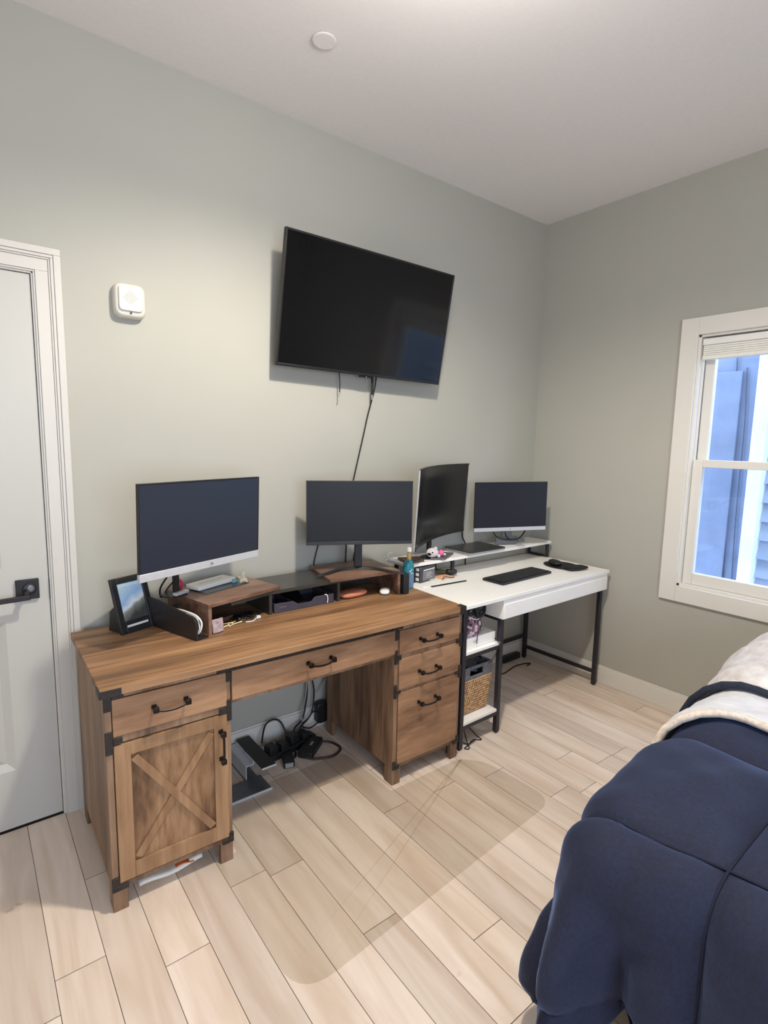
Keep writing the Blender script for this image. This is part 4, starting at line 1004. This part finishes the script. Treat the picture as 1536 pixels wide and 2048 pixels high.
m = MB().prism(rrect(-0.275,-0.205,-0.120,-0.085,0.01), RT+0.0115, RT+0.019); m.build('body', 'greycable', cb, bevel=0.002, org=(-0.36,-0.10,RT))
m = MB().tube([(-0.700,-0.02,0.98),(-0.698,-0.02,0.955)], 0.011, 12); m.tube([(-0.698,-0.02,0.955),(-0.690,-0.022,0.90),(-0.665,-0.022,0.86),(-0.655,-0.018,0.80),(-0.65,-0.016,0.5)], 0.004, 8, 4)
tag(m.build('hanging_plug', 'cable', None, smooth=True, org=(-0.70,-0.02,0.95)), 'black plug hanging on the wall left of the corner monitor', 'plug')

# ---------------------------------------------------------------- things on the white desk
WD = WZ+0.0005
kb = thing('keyboard', 'black wireless keyboard on the white desk', 'keyboard', (-0.655,-0.425,WD), radians(2.6))
MB().prism(rrect(-0.228,0.228,-0.073,0.073,0.012), 0.0, 0.012).build('body', 'plastic', kb, bevel=0.002)
m = MB()
for r in range(5):
    for c in range(18):
        if r == 0 and 4 <= c <= 8:
            continue
        x = -0.216+c*0.0242; m.box(x, x+0.0215, -0.060+r*0.0245, -0.060+r*0.0245+0.0215, 0.0121, 0.0155)
m.box(-0.216+4*0.0242, -0.216+8*0.0242+0.0215, -0.060, -0.0385, 0.0121, 0.0155)
m.build('keys', 'kb', kb)
mp_ = thing('mouse_pad', 'black mouse pad with round wrist rest at the right of the white desk', 'mouse pad', (-0.205,-0.425,WD), radians(-8))
pts = []
for k_ in range(48):
    a_ = 2*pi*k_/48; pts.append((0.098*cos(a_), 0.118*sin(a_)+0.025))
MB().prism(pts, 0, 0.004).build('pad', 'mousepad', mp_, bevel=0.001)
m = MB().grid(32, 10, lambda u, v: (puff(u, v, 0.165, 0.085, 0.018)[0], puff(u, v, 0.165, 0.085, 0.018)[1]-0.085, puff(u, v, 0.165, 0.085, 0.018)[2]+0.0042)); m.build('wrist_rest', 'mousepad', mp_, smooth=True)
ms = thing('computer_mouse', 'black computer mouse on the black mouse pad', 'mouse', (-0.235,-0.375,WD+0.0045), radians(65))
MB().grid(28, 12, lambda u, v: puff(u, v, 0.100, 0.060, 0.032)).build('body', 'plastic', ms, smooth=True)
MB().tube([(0.022,0,0.0315),(0.034,0,0.029)], 0.003, 8).build('wheel', 'greymetal', ms, smooth=True)

# folder, papers, boxed item under the riser's left bay
m = quad([(-1.262,-0.305),(-0.985,-0.322),(-0.955,-0.285),(-1.03,-0.105),(-1.270,-0.115)], WD, WD+0.005, 0.006)
fo = tag(m.build('folder', 'paper', None, bevel=0.001, org=(-1.1,-0.2,WD)), 'white folder with black edge lying under the left of the riser', 'folder')
MB().bar((-1.215,-0.3165,WD+0.0025),(-0.975,-0.331,WD+0.0025), 0.010, 0.004).build('black_edge', 'cable', fo, org=(-1.1,-0.2,WD))
bx = thing('battery_carton', 'dark box with printed grey label standing under the left of the riser', 'box', (-1.165,-0.225,WD+0.0055), radians(10))
MB().box(-0.066,0.062,-0.010,0.045,0,0.082).build('carton', 'labeldark', bx, bevel=0.006)
MB().box(-0.048,0.052,-0.0112,-0.0102,0.010,0.060).build('label', 'labelgrey', bx)
m = MB(); m.box(-0.044,0.052,-0.0118,-0.0104,0.063,0.068); m.box(0.012,0.050,-0.0118,-0.0104,0.003,0.007)
for i in range(4): m.box(-0.020,0.030-0.008*(i%2),-0.0118,-0.0113,0.022+i*0.009,0.0235+i*0.009)
m.build('printed_lines', 'paper', bx)
m = MB()
for i in range(3): m.box(-0.0672,-0.0662,0.002,0.030,0.010+i*0.026,0.026+i*0.026)
m.build('side_print', 'paper', bx)
m = MB().grid(10, 8, lambda u, v: (-1.080+u*0.125, -0.245+v*0.085+0.012*u, WD+0.0065+0.004*sin(u*5)*sin(v*4)))
tag(m.build('peach_paper', 'peach', None, smooth=True, solid=0.0015, org=(-1.03,-0.2,WD)), 'peach paper sheet on the white folder', 'paper')
m = MB().tube([(-1.085,-0.262,WD+0.009),(-1.055,-0.248,WD+0.018),(-1.020,-0.255,WD+0.010),(-0.995,-0.262,WD+0.010)], 0.0022, 8, 5)
tag(m.build('loose_wire', 'cable', None, smooth=True, org=(-1.04,-0.25,WD)), 'short dark wire arched over the white folder', 'wire')
gk = thing('pocket_tool', 'olive and black handheld tool near the middle riser foot', 'tool', (-0.985,-0.165,WD+0.0125), radians(-38))
MB().prism(rrect(-0.070,0.015,-0.015,0.015,0.008), 0, 0.016).build('handle', 'green', gk, bevel=0.004)
MB().prism(rrect(0.0155,0.075,-0.020,0.020,0.010), 0, 0.020).build('head', 'plastic', gk, bevel=0.004)

# ---------------------------------------------------------------- side shelves: box, pouch, basket
cx_ = thing('flat_carton', 'flat white box on the upper side shelf of the white desk', 'box', (-1.135,-0.45,0.4905), RW)
MB().box(-0.116,0.112,-0.140,0.13,0,0.052).build('carton', 'whitetop', cx_, bevel=0.002)
m = MB(); m.tube([(-0.052,-0.1415,0.034),(-0.046,-0.1415,0.028),(-0.030,-0.1415,0.038)], 0.0010, 6); m.build('check_mark', 'greymetal', cx_)
pc = thing('patterned_pouch', 'brown and pink mottled drawstring pouch on the flat white box', 'pouch', (-1.160,-0.545,0.5435), 0)
def bagf(u, v):
    a_ = 2*pi*u; h_ = v; r = 0.058*(1-0.22*h_)*(1+0.05*sin(5*a_)+0.05*sin(9*a_+3*h_))*(0.75+0.25*min(1, 6*h_)) if v < 0.98 else 0.040
    return (r*cos(a_)*1.15, r*sin(a_)*0.85, 0.0005+0.105*h_)
MB().grid(40, 10, bagf).build('bag', 'pattern', pc, smooth=True)
MB().tube([(0.0,-0.030,0.10),(0.02,-0.048,0.08),(0.015,-0.056,0.05),(-0.005,-0.056,0.02),(-0.012,-0.057,-0.03)], 0.002, 6, 5).build('drawstring', 'cable', pc, smooth=True)
hb = thing('black_bundle', 'glossy black bundle of straps and bags stuffed above the mottled pouch', 'bag', (-1.160,-0.545,0.658), 0)
m = MB()
def bun(u, v):
    a_ = 2*pi*u; b = pi*v; rr = 0.052*(1+0.18*sin(3*a_+2*b)+0.12*sin(7*a_+b*3))
    return (rr*1.25*sin(b)*cos(a_), rr*0.9*sin(b)*sin(a_), rr*0.9*cos(b)+0.007)
m.grid(36, 18, bun); m.build('bag', plain('black_vinyl', lin((26,34,38)), 0.22, var=0.2, scale=30), hb, smooth=True)
m = MB().tube([(-0.05,-0.035,-0.01),(-0.02,-0.056,-0.022),(0.02,-0.054,-0.010),(0.055,-0.035,0.012)], 0.0035, 8, 5); m.build('piping', 'silver', hb, smooth=True)
MB().tube([(-0.045,-0.030,0.05),(-0.02,-0.048,0.03),(-0.01,-0.058,-0.01),(0.03,-0.058,0.0),(0.05,-0.045,0.03)], 0.007, 8, 5).build('strap', 'cable', hb, smooth=True)
m = MB().tube([(-1.118,-0.42,0.66),(-1.09,-0.40,0.62),(-1.045,-0.36,0.56),(-1.03,-0.40,0.545),(-1.025,-0.606,0.50),(-1.035,-0.612,0.44),(-1.07,-0.607,0.40),(-1.08,-0.60,0.395)], 0.0022, 8, 5)
tag(m.build('looped_cable', 'cable', None, smooth=True, org=(-1.03,-0.5,0.5)), 'thin black cord looping past the flat white box into the basket', 'cord')
bk = thing('wicker_basket', 'woven seagrass basket with grey rim on the lower side shelf', 'basket', (-1.135,-0.40,0.135), RW)
m = MB(); bwx, bwy, bh = 0.108, 0.175, 0.185
def bprof(nz=14):
    for r_i in range(nz):
        z = 0.004+bh*r_i/nz; s2 = 0.90+0.10*r_i/nz
        for side in range(4):
            if side % 2 == 0: L_ = 2*bwx*s2; n = 16
            else: L_ = 2*bwy*s2; n = 22
            for i in range(n):
                t2 = (i+0.5*(r_i%2))/n; t3 = min(1, t2+0.95/n)
                def pos(t): 
                    q_ = -L_/2+L_*min(t,1)
                    y_s, x_s = bwy*s2, bwx*s2
                    return ((q_, -y_s),( x_s, q_),(-q_, y_s),(-x_s, -q_))[side]
                a1, a2 = pos(t2), pos(t3)
                nrm = ((0,-1),(1,0),(0,1),(-1,0))[side]
                mid = ((a1[0]+a2[0])/2+nrm[0]*0.005, (a1[1]+a2[1])/2+nrm[1]*0.005)
                m.tube([(a1[0],a1[1],z+0.001),(mid[0],mid[1],z+0.007),(a2[0],a2[1],z+0.012)], [0.0045,0.0062,0.0045], 5)
bprof()
m.build('weave', 'basket', bk, smooth=True)
m = MB(); i_ = 0.004
def wallbox(m, x, y, z0, z1, t=0.008, s2=1.0):
    m.box(-x,x,-y,-y+t,z0,z1); m.box(-x,x,y-t,y,z0,z1); m.box(-x,-x+t,-y+t,y-t,z0,z1); m.box(x-t,x,-y+t,y-t,z0,z1)
wallbox(m, bwx*0.90, bwy*0.91, 0.004, 0.19, 0.004); m.box(-bwx*0.9,bwx*0.9,-bwy*0.9,bwy*0.9,0.0005,0.004); m.build('inner_wall', 'liner', bk)
m = MB(); x_, y_ = bwx+0.006, bwy+0.006; z0, z1 = 0.186, 0.252; t = 0.010
m.box(-x_,-0.052,-y_,-y_+t,z0,z1); m.box(0.042,x_,-y_,-y_+t,z0,z1); m.box(-0.052,0.042,-y_,-y_+t,z0,z0+0.018); m.box(-0.052,0.042,-y_,-y_+t,z1-0.016,z1)
m.box(-x_,x_,y_-t,y_,z0,z1); m.box(-x_,-x_+t,-y_+t,y_-t,z0,z1); m.box(x_-t,x_,-y_+t,y_-t,z0,z1)
m.build('rim', 'liner', bk, bevel=0.004)
def clo(u, v): a_ = 2*pi*u; b = pi*v*0.5; r = 1+0.12*sin(4*a_+3*b)+0.08*sin(9*a_); return (0.092*r*sin(b+0.05)*cos(a_), 0.150*r*sin(b+0.05)*sin(a_), 0.070*cos(b)*(1+0.2*sin(6*a_))+0.0)
cl = tag(MB().grid(40, 12, clo).build('folded_cloth', 'greycloth', None, smooth=True), 'blue grey cloth heaped in the wicker basket', 'cloth'); cl.location = (-1.135,-0.40,0.335)
m = MB(); P = []
for i in range(22): a_ = i*1.1; P.append((-1.150+0.07*cos(a_), -0.53+0.035*sin(a_*1.3), 0.402+0.005*(i%4)))
m.tube(P, 0.004, 6, 4); m.box(-1.225,-1.155,-0.570,-0.52,0.392,0.425)
tag(m.build('charger_cables', 'cable', None, smooth=False, org=(-1.15,-0.5,0.44)), 'black charger and coiled cables on top of the wicker basket', 'cable')
m = MB().tube([(-1.225,-0.555,0.105),(-1.235,-0.565,0.030),(-1.205,-0.60,0.004),(-1.15,-0.590,0.004),(-1.118,-0.612,0.004),(-1.112,-0.575,0.006),(-1.145,-0.55,0.05),(-1.17,-0.50,0.08)], 0.0028, 8, 5)
m.tube([(-1.200,-0.56,0.08),(-1.195,-0.585,0.010),(-1.225,-0.632,0.004),(-1.245,-0.618,0.004),(-1.205,-0.612,0.0085),(-1.150,-0.603,0.010)], 0.0024, 8, 5)
tag(m.build('floor_cable', 'cable', None, smooth=True, org=(-1.18,-0.6,0)), 'thin black cables looping on the floor below the side shelves', 'cable')
pa = thing('power_adapter', 'black power adapter with cord on the floor in the far corner under the white desk', 'power adapter', (-0.17,-0.035,0), 0)
m = MB().prism(rrect(-0.29,-0.105,-0.062,-0.020,0.015), 0.002, 0.045); m.build('brick', 'plastic', pa, bevel=0.01, org=(-0.17,-0.035,0))
m = MB().tube([(-0.285,-0.045,0.02),(-0.36,-0.10,0.004),(-0.44,-0.14,0.004),(-0.40,-0.16,0.004),(-0.26,-0.13,0.004),(-0.16,-0.14,0.004),(-0.13,-0.16,0.004),(-0.18,-0.17,0.004)], 0.004, 8, 5); m.build('cord', 'cable', pa, smooth=True, org=(-0.17,-0.035,0))

# ---------------------------------------------------------------- kneehole: silver stand, power strip, cables
sb = thing('metal_bracket', 'silver and black metal footed stand on the floor in the desk kneehole', 'metal stand', (-2.17,-0.2,0), 0)
os_ = (-2.17,-0.2,0)
m = MB(); m.box(-2.165,-2.100,-0.318,-0.040,0.086,0.090); tp = m.build('top_plate', 'plastic', sb, bevel=0.001, org=os_)
MB().box(-2.166,-2.099,-0.322,-0.3185,0.084,0.091).build('front_edge', 'silver', sb, org=os_)
m = MB(); m.box(-2.200,-2.166,-0.24,-0.040,0.068,0.072); m.box(-2.204,-2.200,-0.24,-0.040,0.010,0.072); m.box(-2.170,-2.166,-0.24,-0.045,0.072,0.0855); m.build('side_channel', 'silver', sb, bevel=0.001, org=os_)
m = MB(); m.box(-2.395,-2.135,-0.345,-0.235,0.0005,0.008); m.box(-2.204,-2.150,-0.235,-0.040,0.0005,0.008); m.build('foot_plate', 'greymetal', sb, bevel=0.001, org=os_)
MB().box(-2.395,-2.133,-0.3495,-0.3455,0.0005,0.010).build('foot_edge', 'silver', sb, org=os_)
ps = thing('power_strip', 'black power strip loaded with plugs on the floor in the desk kneehole', 'power strip', (-1.95,-0.13,0), radians(10))
MB().prism(rrect(-0.13,0.16,-0.032,0.032,0.01), 0.001, 0.034).build('strip', 'plastic', ps, bevel=0.004)
for i, (x, y, w_, h_) in enumerate(((-0.09,0,0.045,0.036),(-0.03,-0.004,0.040,0.03),(0.035,0.003,0.05,0.04),(0.10,0,0.04,0.028))):
    MB().box(x-w_/2, x+w_/2, y-0.028, y+0.026, 0.0342, 0.034+h_).build('plug', 'plastic', ps, bevel=0.004)
ad = thing('power_adapter', 'black power brick lying in front of the power strip', 'power adapter', (-1.855,-0.19,0), radians(38))
MB().prism(rrect(-0.075,0.075,-0.036,0.036,0.008), 0.001, 0.034).build('brick', 'plastic', ad, bevel=0.004)
MB().box(-0.010,0.022,-0.010,0.002,0.0341,0.0348).build('label', 'greycable', ad)
ad2 = thing('power_adapter', 'black power brick standing at the left end of the power strip', 'power adapter', (-1.985,-0.205,0), radians(70))
MB().prism(rrect(-0.06,0.06,-0.025,0.025,0.006), 0.001, 0.030).build('brick', 'plastic', ad2, bevel=0.004)
MB().box(-0.062,-0.060,-0.018,0.018,0.006,0.026).build('label', 'greycable', ad2)
wp = thing('wall_plug', 'large black plug in the outlet beside the right desk cabinet', 'plug', (-1.705,-0.02,0.07), 0)
MB().prism(rrect(-0.032,0.034,0.018,0.128,0.02), -0.038, 0.0, 'xz').build('plug', 'plastic', wp, bevel=0.006).location = (0, 0, -0.055)
cab = [([(-1.800,-0.03,0.58),(-1.795,-0.03,0.34),(-1.785,-0.035,0.25),(-1.790,-0.035,0.17),(-1.82,-0.05,0.09),(-1.88,-0.08,0.075),(-1.90,-0.11,0.07)], 0.0045, 'cable', 'left black cable dropping to the power strip'),
       ([(-1.775,-0.03,0.58),(-1.765,-0.03,0.34),(-1.748,-0.035,0.24),(-1.745,-0.035,0.18),(-1.77,-0.05,0.10),(-1.84,-0.08,0.078),(-1.87,-0.11,0.07)], 0.004, 'cable', 'second black cable dropping to the power strip'),
       ([(-1.79,-0.045,0.30),(-1.800,-0.045,0.20),(-1.825,-0.05,0.13),(-1.83,-0.07,0.06),(-1.86,-0.10,0.05)], 0.0038, 'greycable', 'grey cable beside the two black cables'),
       ([(-1.66,-0.05,0.45),(-1.675,-0.05,0.30),(-1.70,-0.045,0.23),(-1.73,-0.04,0.20)], 0.003, 'greycable', 'thin grey cable curving in from the right cabinet'),
       ([(-2.06,-0.09,0.06),(-2.02,-0.045,0.115),(-1.975,-0.04,0.130),(-1.940,-0.05,0.11),(-1.925,-0.08,0.06),(-1.91,-0.10,0.045)], 0.0045, 'cable', 'black cable arching over the left of the power strip'),
       ([(-1.80,-0.17,0.02),(-1.74,-0.20,0.006),(-1.735,-0.27,0.006),(-1.80,-0.30,0.006),(-1.88,-0.27,0.006),(-1.91,-0.24,0.012)], 0.0055, 'darkbrown', 'thick dark red brown cable looping on the floor'),
       ([(-2.36,-0.05,0.020),(-2.24,-0.035,0.016),(-2.10,-0.028,0.010),(-2.03,-0.10,0.008),(-1.99,-0.155,0.006),(-1.95,-0.205,0.006),(-1.93,-0.18,0.012)], 0.005, 'cable', 'black cable trailing left behind the silver stand'),
       ([(-1.72,-0.06,0.09),(-1.76,-0.06,0.115),(-1.80,-0.06,0.08),(-1.84,-0.08,0.07),(-1.79,-0.07,0.04),(-1.74,-0.065,0.05)], 0.0038, 'cable', 'black cable bunched beside the large wall plug')]
for P, r, mt_, lb in cab:
    tag(MB().tube(P, r, 8, 6).build('cable', mt_, None, smooth=True, org=P[len(P)//2]), lb, 'cable', 'cables in the desk kneehole')

# packet under the left cabinet
pk = thing('plastic_packet', 'white and orange packet lying under the left desk cabinet', 'packet', (-2.62,-0.575,0.0), radians(-2))
m = MB().grid(14, 6, lambda u, v: (-0.10+u*0.205, -0.005+v*0.07, 0.020+0.012*sin(u*7+1)*0.5+0.010*u)); m.build('sleeve', 'paper', pk, smooth=True, solid=0.012)
m = MB().grid(6, 4, lambda u, v: (0.015+u*0.060, -0.008+v*0.04, 0.036+0.004*sin(u*5))); m.build('orange_print', 'orange', pk, smooth=True, solid=0.003)

# ---------------------------------------------------------------- clear chair mat
pts = [(-2.472,-0.60),(-2.474,-1.196),(-1.222,-1.106),(-1.245,-0.72),(-1.345,-0.66),(-1.735,-0.66),(-1.735,-0.30),(-2.395,-0.30),(-2.395,-0.60)]
m = MB().prism(rpoly(pts, [0.02,0.12,0.10,0.10,0.03,0.01,0.05,0.05,0.01], 7), 0.0004, 0.0030)
tag(m.build('chair_mat', 'chairmat', None, org=(-1.9,-0.8,0)), 'clear plastic chair mat lying on the floor in front of the brown desk', 'chair mat')

# ---------------------------------------------------------------- bed
bd_ = thing('bed', 'bed with pale mattress and wooden leg under the navy comforter', 'bed', (-1.0,-2.45,0), 0)
ob = (-1.0,-2.45,0)
MB().prism(rrect(-1.90,-0.04,-3.25,-1.71,0.12), 0.32, 0.545).build('mattress', 'mattress', bd_, bevel=0.04, org=ob)
MB().box(-1.93,-0.03,-3.26,-1.665,0.20,0.319).build('bed_base', 'rail', bd_, bevel=0.01, org=ob)
for x, y in ((-1.88,-1.86),(-1.88,-3.1),(-0.12,-1.75),(-0.12,-3.1)):
    m = MB(); m.add([(x-0.02,y-0.02,0),(x+0.02,y-0.02,0),(x+0.02,y+0.02,0),(x-0.02,y+0.02,0),(x-0.035,y-0.035,0.199),(x+0.035,y-0.035,0.199),(x+0.035,y+0.035,0.199),(x-0.035,y+0.035,0.199)], [(0,3,2,1),(4,5,6,7),(0,1,5,4),(1,2,6,5),(2,3,7,6),(3,0,4,7)])
    m.build('leg', 'bedwood', bd_, bevel=0.002, org=ob)
X0, Y0, ZT2 = -1.87, -1.745, 0.622
RC = 0.115
def smooth(a, b, x):
    t = min(1, max(0, (x-a)/(b-a))); return t*t*(3-2*t)
def drape(u, v, lift=0.0):
    """u<0: beyond the foot end, v>0: beyond the near side (metres of cloth)"""
    dx = max(0, -u); dy = max(0, v); d_ = hypot(dx, dy)
    bx_, by_ = X0+max(0, u), Y0+min(0, v)
    if d_ < 1e-6: base = Vector((bx_, by_, ZT2)); nrm = Vector((0,0,1)); drop = 0
    else:
        n2 = Vector((-dx/d_, dy/d_, 0)); q_ = RC*pi/2
        if d_ < q_: R_ = RC*sin(d_/RC); Z_ = RC*(1-cos(d_/RC)); 
        else: e = d_-q_; sl = 0.0+0.10*(dx/d_)**2; R_ = RC+e*sl; Z_ = RC+e*0.985
        drop = smooth(0.08, 0.45, d_)
        if dx > 0 and dy > 0:   # the hanging corner lobe swings out
            ang = math.atan2(dy, dx)/(pi/2)
            R_ += 0.085*sin(pi*min(1,ang*1.35))**0.8*smooth(0.12, 0.55, d_)
        if dx > 0:
            yy = v
            R_ += drop*(dx/d_)**2*(0.045*exp(-((yy-0.05)/0.07)**2) - 0.055*exp(-((yy+0.055)/0.035)**2) + 0.022*sin(yy*13+1.0) + 0.012*sin(yy*29))
        if dy > 0:
            R_ += drop*(dy/d_)**2*(0.02*sin(u*11)+0.01*sin(u*23))
        base = Vector((bx_, by_, ZT2-Z_)) + n2*R_
        nrm = (n2*min(1, Z_/RC)+Vector((0,0,1))*max(0, 1-Z_/RC)).normalized()
    # quilting
    def seam(t, s0, w): 
        k_ = (t-s0)/w; k_ -= round(k_); return abs(k_)*w
    a_ = min(seam(u, -0.025, 0.44), 1); b_2 = min(seam(v, -0.215, 0.44), 1)
    pf = 1-exp(-(a_/0.035)); pg = 1-exp(-(b_2/0.035))
    h_ = 0.040*min(pf, 1)*min(pg, 1)**1.0
    wr = 0.0035*sin(u*41+v*13)*sin(v*37-u*9)+0.004*sin(u*17+v*23)
    cd2 = hypot(min(u, 0.4), v) if u > 0 else abs(v) if v < 0 else 0
    base.z -= 0.045*exp(-(cd2/0.20)**2)*(1-0.6*smooth(0.2, 0.5, d_))
    return base+nrm*(h_+wr*pf*pg+lift)
def hem(v):  # length of cloth hanging at the foot
    return 0.565-0.15*exp(-((v+0.105)/0.06)**2)+0.05*smooth(-0.22,-0.5,v)
m = MB()
def hemc(th):   # th 0 = foot direction, 1 = side direction
    return 0.558*(1-th)+0.50*th
NS = 44
def g1(i, j): return drape(1.85*i, -1.5*(1-j))
m.grid(130, 110, g1)
m.grid(110, NS, lambda i, j: drape(-hem(-1.5*(1-i))*j, -1.5*(1-i)))
m.grid(40, NS, lambda i, j: drape(-hemc(i)*j*cos(i*pi/2), hemc(i)*j*sin(i*pi/2)))
m.grid(130, NS, lambda i, j: drape(1.85*i, 0.50*j))
cf_o = m.build('comforter', 'comforter', None, smooth=True, solid=0.012, org=(X0,Y0,0.4), weld=0.0009)
tag(cf_o, 'navy blue quilted comforter hanging over the foot of the bed', 'comforter')
def seamline(fn, n=90): return [fn(t_/n) for t_ in range(n+1)]
for k_ in (0.415, -0.025, -0.465):
    if k_ >= 0: P = seamline(lambda t_: drape(k_, -1.5+1.98*t_, 0.010))
    else: P = seamline(lambda t_: drape(k_, -1.5+(1.5+sqrt(max(0, 0.5**2-k_*k_)))*t_, 0.010))
    MB().tube(P, 0.0035, 6).build('quilting_seam', 'seam', cf_o, smooth=True, org=(X0,Y0,0.4))
for k_ in (-0.655, -0.215, 0.225):
    lo_ = -hem(k_)+0.01 if k_ < 0 else -sqrt(0.53**2-k_*k_)
    P = seamline(lambda t_: drape(lo_+(1.2-lo_)*t_, k_, 0.010))
    MB().tube(P, 0.0035, 6).build('quilting_seam', 'seam', cf_o, smooth=True, org=(X0,Y0,0.4))
# pale blanket
def xs(v): return 0.555-0.75*max(0, v+0.02)-0.03*min(0, v+0.1)
def bf(i, j):
    v = -1.45+(1.45+0.42)*j; u0 = xs(v); u = u0+(1.08-u0+0.25)*i
    p = drape(u, v); q = Vector((p.x, p.y, p.z)); 
    n2 = Vector((0, min(1, max(0, v)/0.12), 1-min(1, max(0, v)/0.18)*0.85)).normalized()
    return q+n2*(0.026+0.006*sin(u*15+v*4)+0.004*sin(v*19))
bl = thing('plush_blanket', 'pale plush blanket with cream fleece edge across the comforter', 'blanket', (-1.2,-1.9,0.64))
MB().grid(60, 90, bf).build('blanket_top', 'blanket', bl, smooth=True, solid=0.014, org=(-1.2,-1.9,0.64))
P = [bf(0, j/60)+Vector((-0.006,0,0.0)) for j in range(61)]
MB().tube(P, 0.012, 10).build('fleece_edge', 'fringe', bl, smooth=True, org=(-1.2,-1.9,0.64))
def bf2(i, j):
    v = -1.45+(1.45+0.36)*j; u0 = 0.80-0.35*max(0,v+0.05)-0.05*min(0,v); u = u0+(1.84-u0)*i
    p = drape(u, v); n2 = Vector((0, min(1, max(0, v)/0.12), 1-min(1, max(0, v)/0.18)*0.85)).normalized()
    return p+n2*(0.050+0.055*smooth(0.05,0.5,i)+0.007*sin(u*28+v*3)+0.003*sin(u*60))
b2_ = thing('striped_blanket', 'pale rumpled blanket with dark navy border nearest the window', 'blanket', (-0.8,-1.9,0.68))
MB().grid(70, 80, bf2).build('blanket_top', 'blanket2', b2_, smooth=True, solid=0.014, org=(-0.8,-1.9,0.68))
P = [bf2(0, j/60)+Vector((-0.012,0,-0.004)) for j in range(61)]
MB().tube(P, 0.012, 10).build('border', 'navytrim', b2_, smooth=True, org=(-0.8,-1.9,0.68))

# ---------------------------------------------------------------- ceiling light (above the frame) and daylight
LX, LY, LZ = -2.08, -1.33, 2.775
cl_ = thing('ceiling_light', 'flush round ceiling light in the middle of the bedroom', 'ceiling light', (LX, LY, H))
MB().lathe([(0.15,H-0.0005),(0.15,H-0.075),(0.145,H-0.08)], c=(LX,LY,0), n=40).build('pan', 'trim', cl_, smooth=False, org=(LX,LY,H))
ld = bpy.data.lights.new('ceiling_lamp', 'SPOT'); ld.spot_size = radians(158); ld.spot_blend = 0.5; ld.shadow_soft_size = 0.055; ld.energy = 132; ld.color = (1.0, 0.925, 0.80)
lo = bpy.data.objects.new('ceiling_lamp', ld); COL.objects.link(lo); lo.location = (LX, LY, LZ); lo.rotation_euler = (0, 0, 0)

lg = bpy.data.lights.new('lamp_glow', 'POINT'); lg.energy = 17; lg.color = (1.0, 0.95, 0.88); lg.shadow_soft_size = 0.12
go = bpy.data.objects.new('lamp_glow', lg); COL.objects.link(go); go.location = (LX, LY, 2.66)
for nm, loc, rot, sx_, sy_ in (('window_portal', ((BX0+BX1)/2, YB-0.085, (BZ0+BZ1)/2), (radians(90), 0, 0), BX1-BX0, BZ1-BZ0), ('side_window_portal', (0.138, (WY0+WY1)/2, (WZ0+WZ1)/2), (0, radians(90), 0), WZ1-WZ0, WY1-WY0)):
    l_ = bpy.data.lights.new(nm, 'AREA'); l_.shape = 'RECTANGLE'; l_.size = sx_; l_.size_y = sy_; l_.cycles.is_portal = True
    o_2 = bpy.data.objects.new(nm, l_); COL.objects.link(o_2); o_2.location = loc; o_2.rotation_euler = rot
wld = bpy.data.worlds.new('sky'); SC.world = wld; wld.use_nodes = True
bg = wld.node_tree.nodes['Background']; bg.inputs['Color'].default_value = (0.68, 0.80, 1.0, 1); bg.inputs['Strength'].default_value = 7.8

# ---------------------------------------------------------------- camera
yaw, pit, rol = 0.6621, -0.1312, 0.0197
f = Vector((sin(yaw)*cos(pit), cos(yaw)*cos(pit), sin(pit))); r = Vector((cos(yaw), -sin(yaw), 0)); u = r.cross(f)
r2 = r*cos(rol)+u*sin(rol); u2 = u*cos(rol)-r*sin(rol)
cd_ = bpy.data.cameras.new('camera'); cam = bpy.data.objects.new('camera', cd_); COL.objects.link(cam)
R3 = Matrix((r2, u2, -f)).transposed().to_4x4()
cam.matrix_world = Matrix.Translation(cam_c) @ R3
cd_.sensor_fit = 'VERTICAL'; cd_.sensor_height = 36; cd_.lens = 1089.3/2048*36; cd_.clip_start = 0.05
SC.camera = cam
SC.view_settings.view_transform = 'Standard'; SC.view_settings.look = 'None'; SC.view_settings.gamma = 1.0; SC.view_settings.use_curve_mapping = False
SC.view_settings.exposure = 0.12
try:
    SC.cycles.use_denoising = True
    SC.cycles.max_bounces = 10; SC.cycles.diffuse_bounces = 5; SC.cycles.transparent_max_bounces = 12
    SC.cycles.sample_clamp_indirect = 8
except Exception: pass
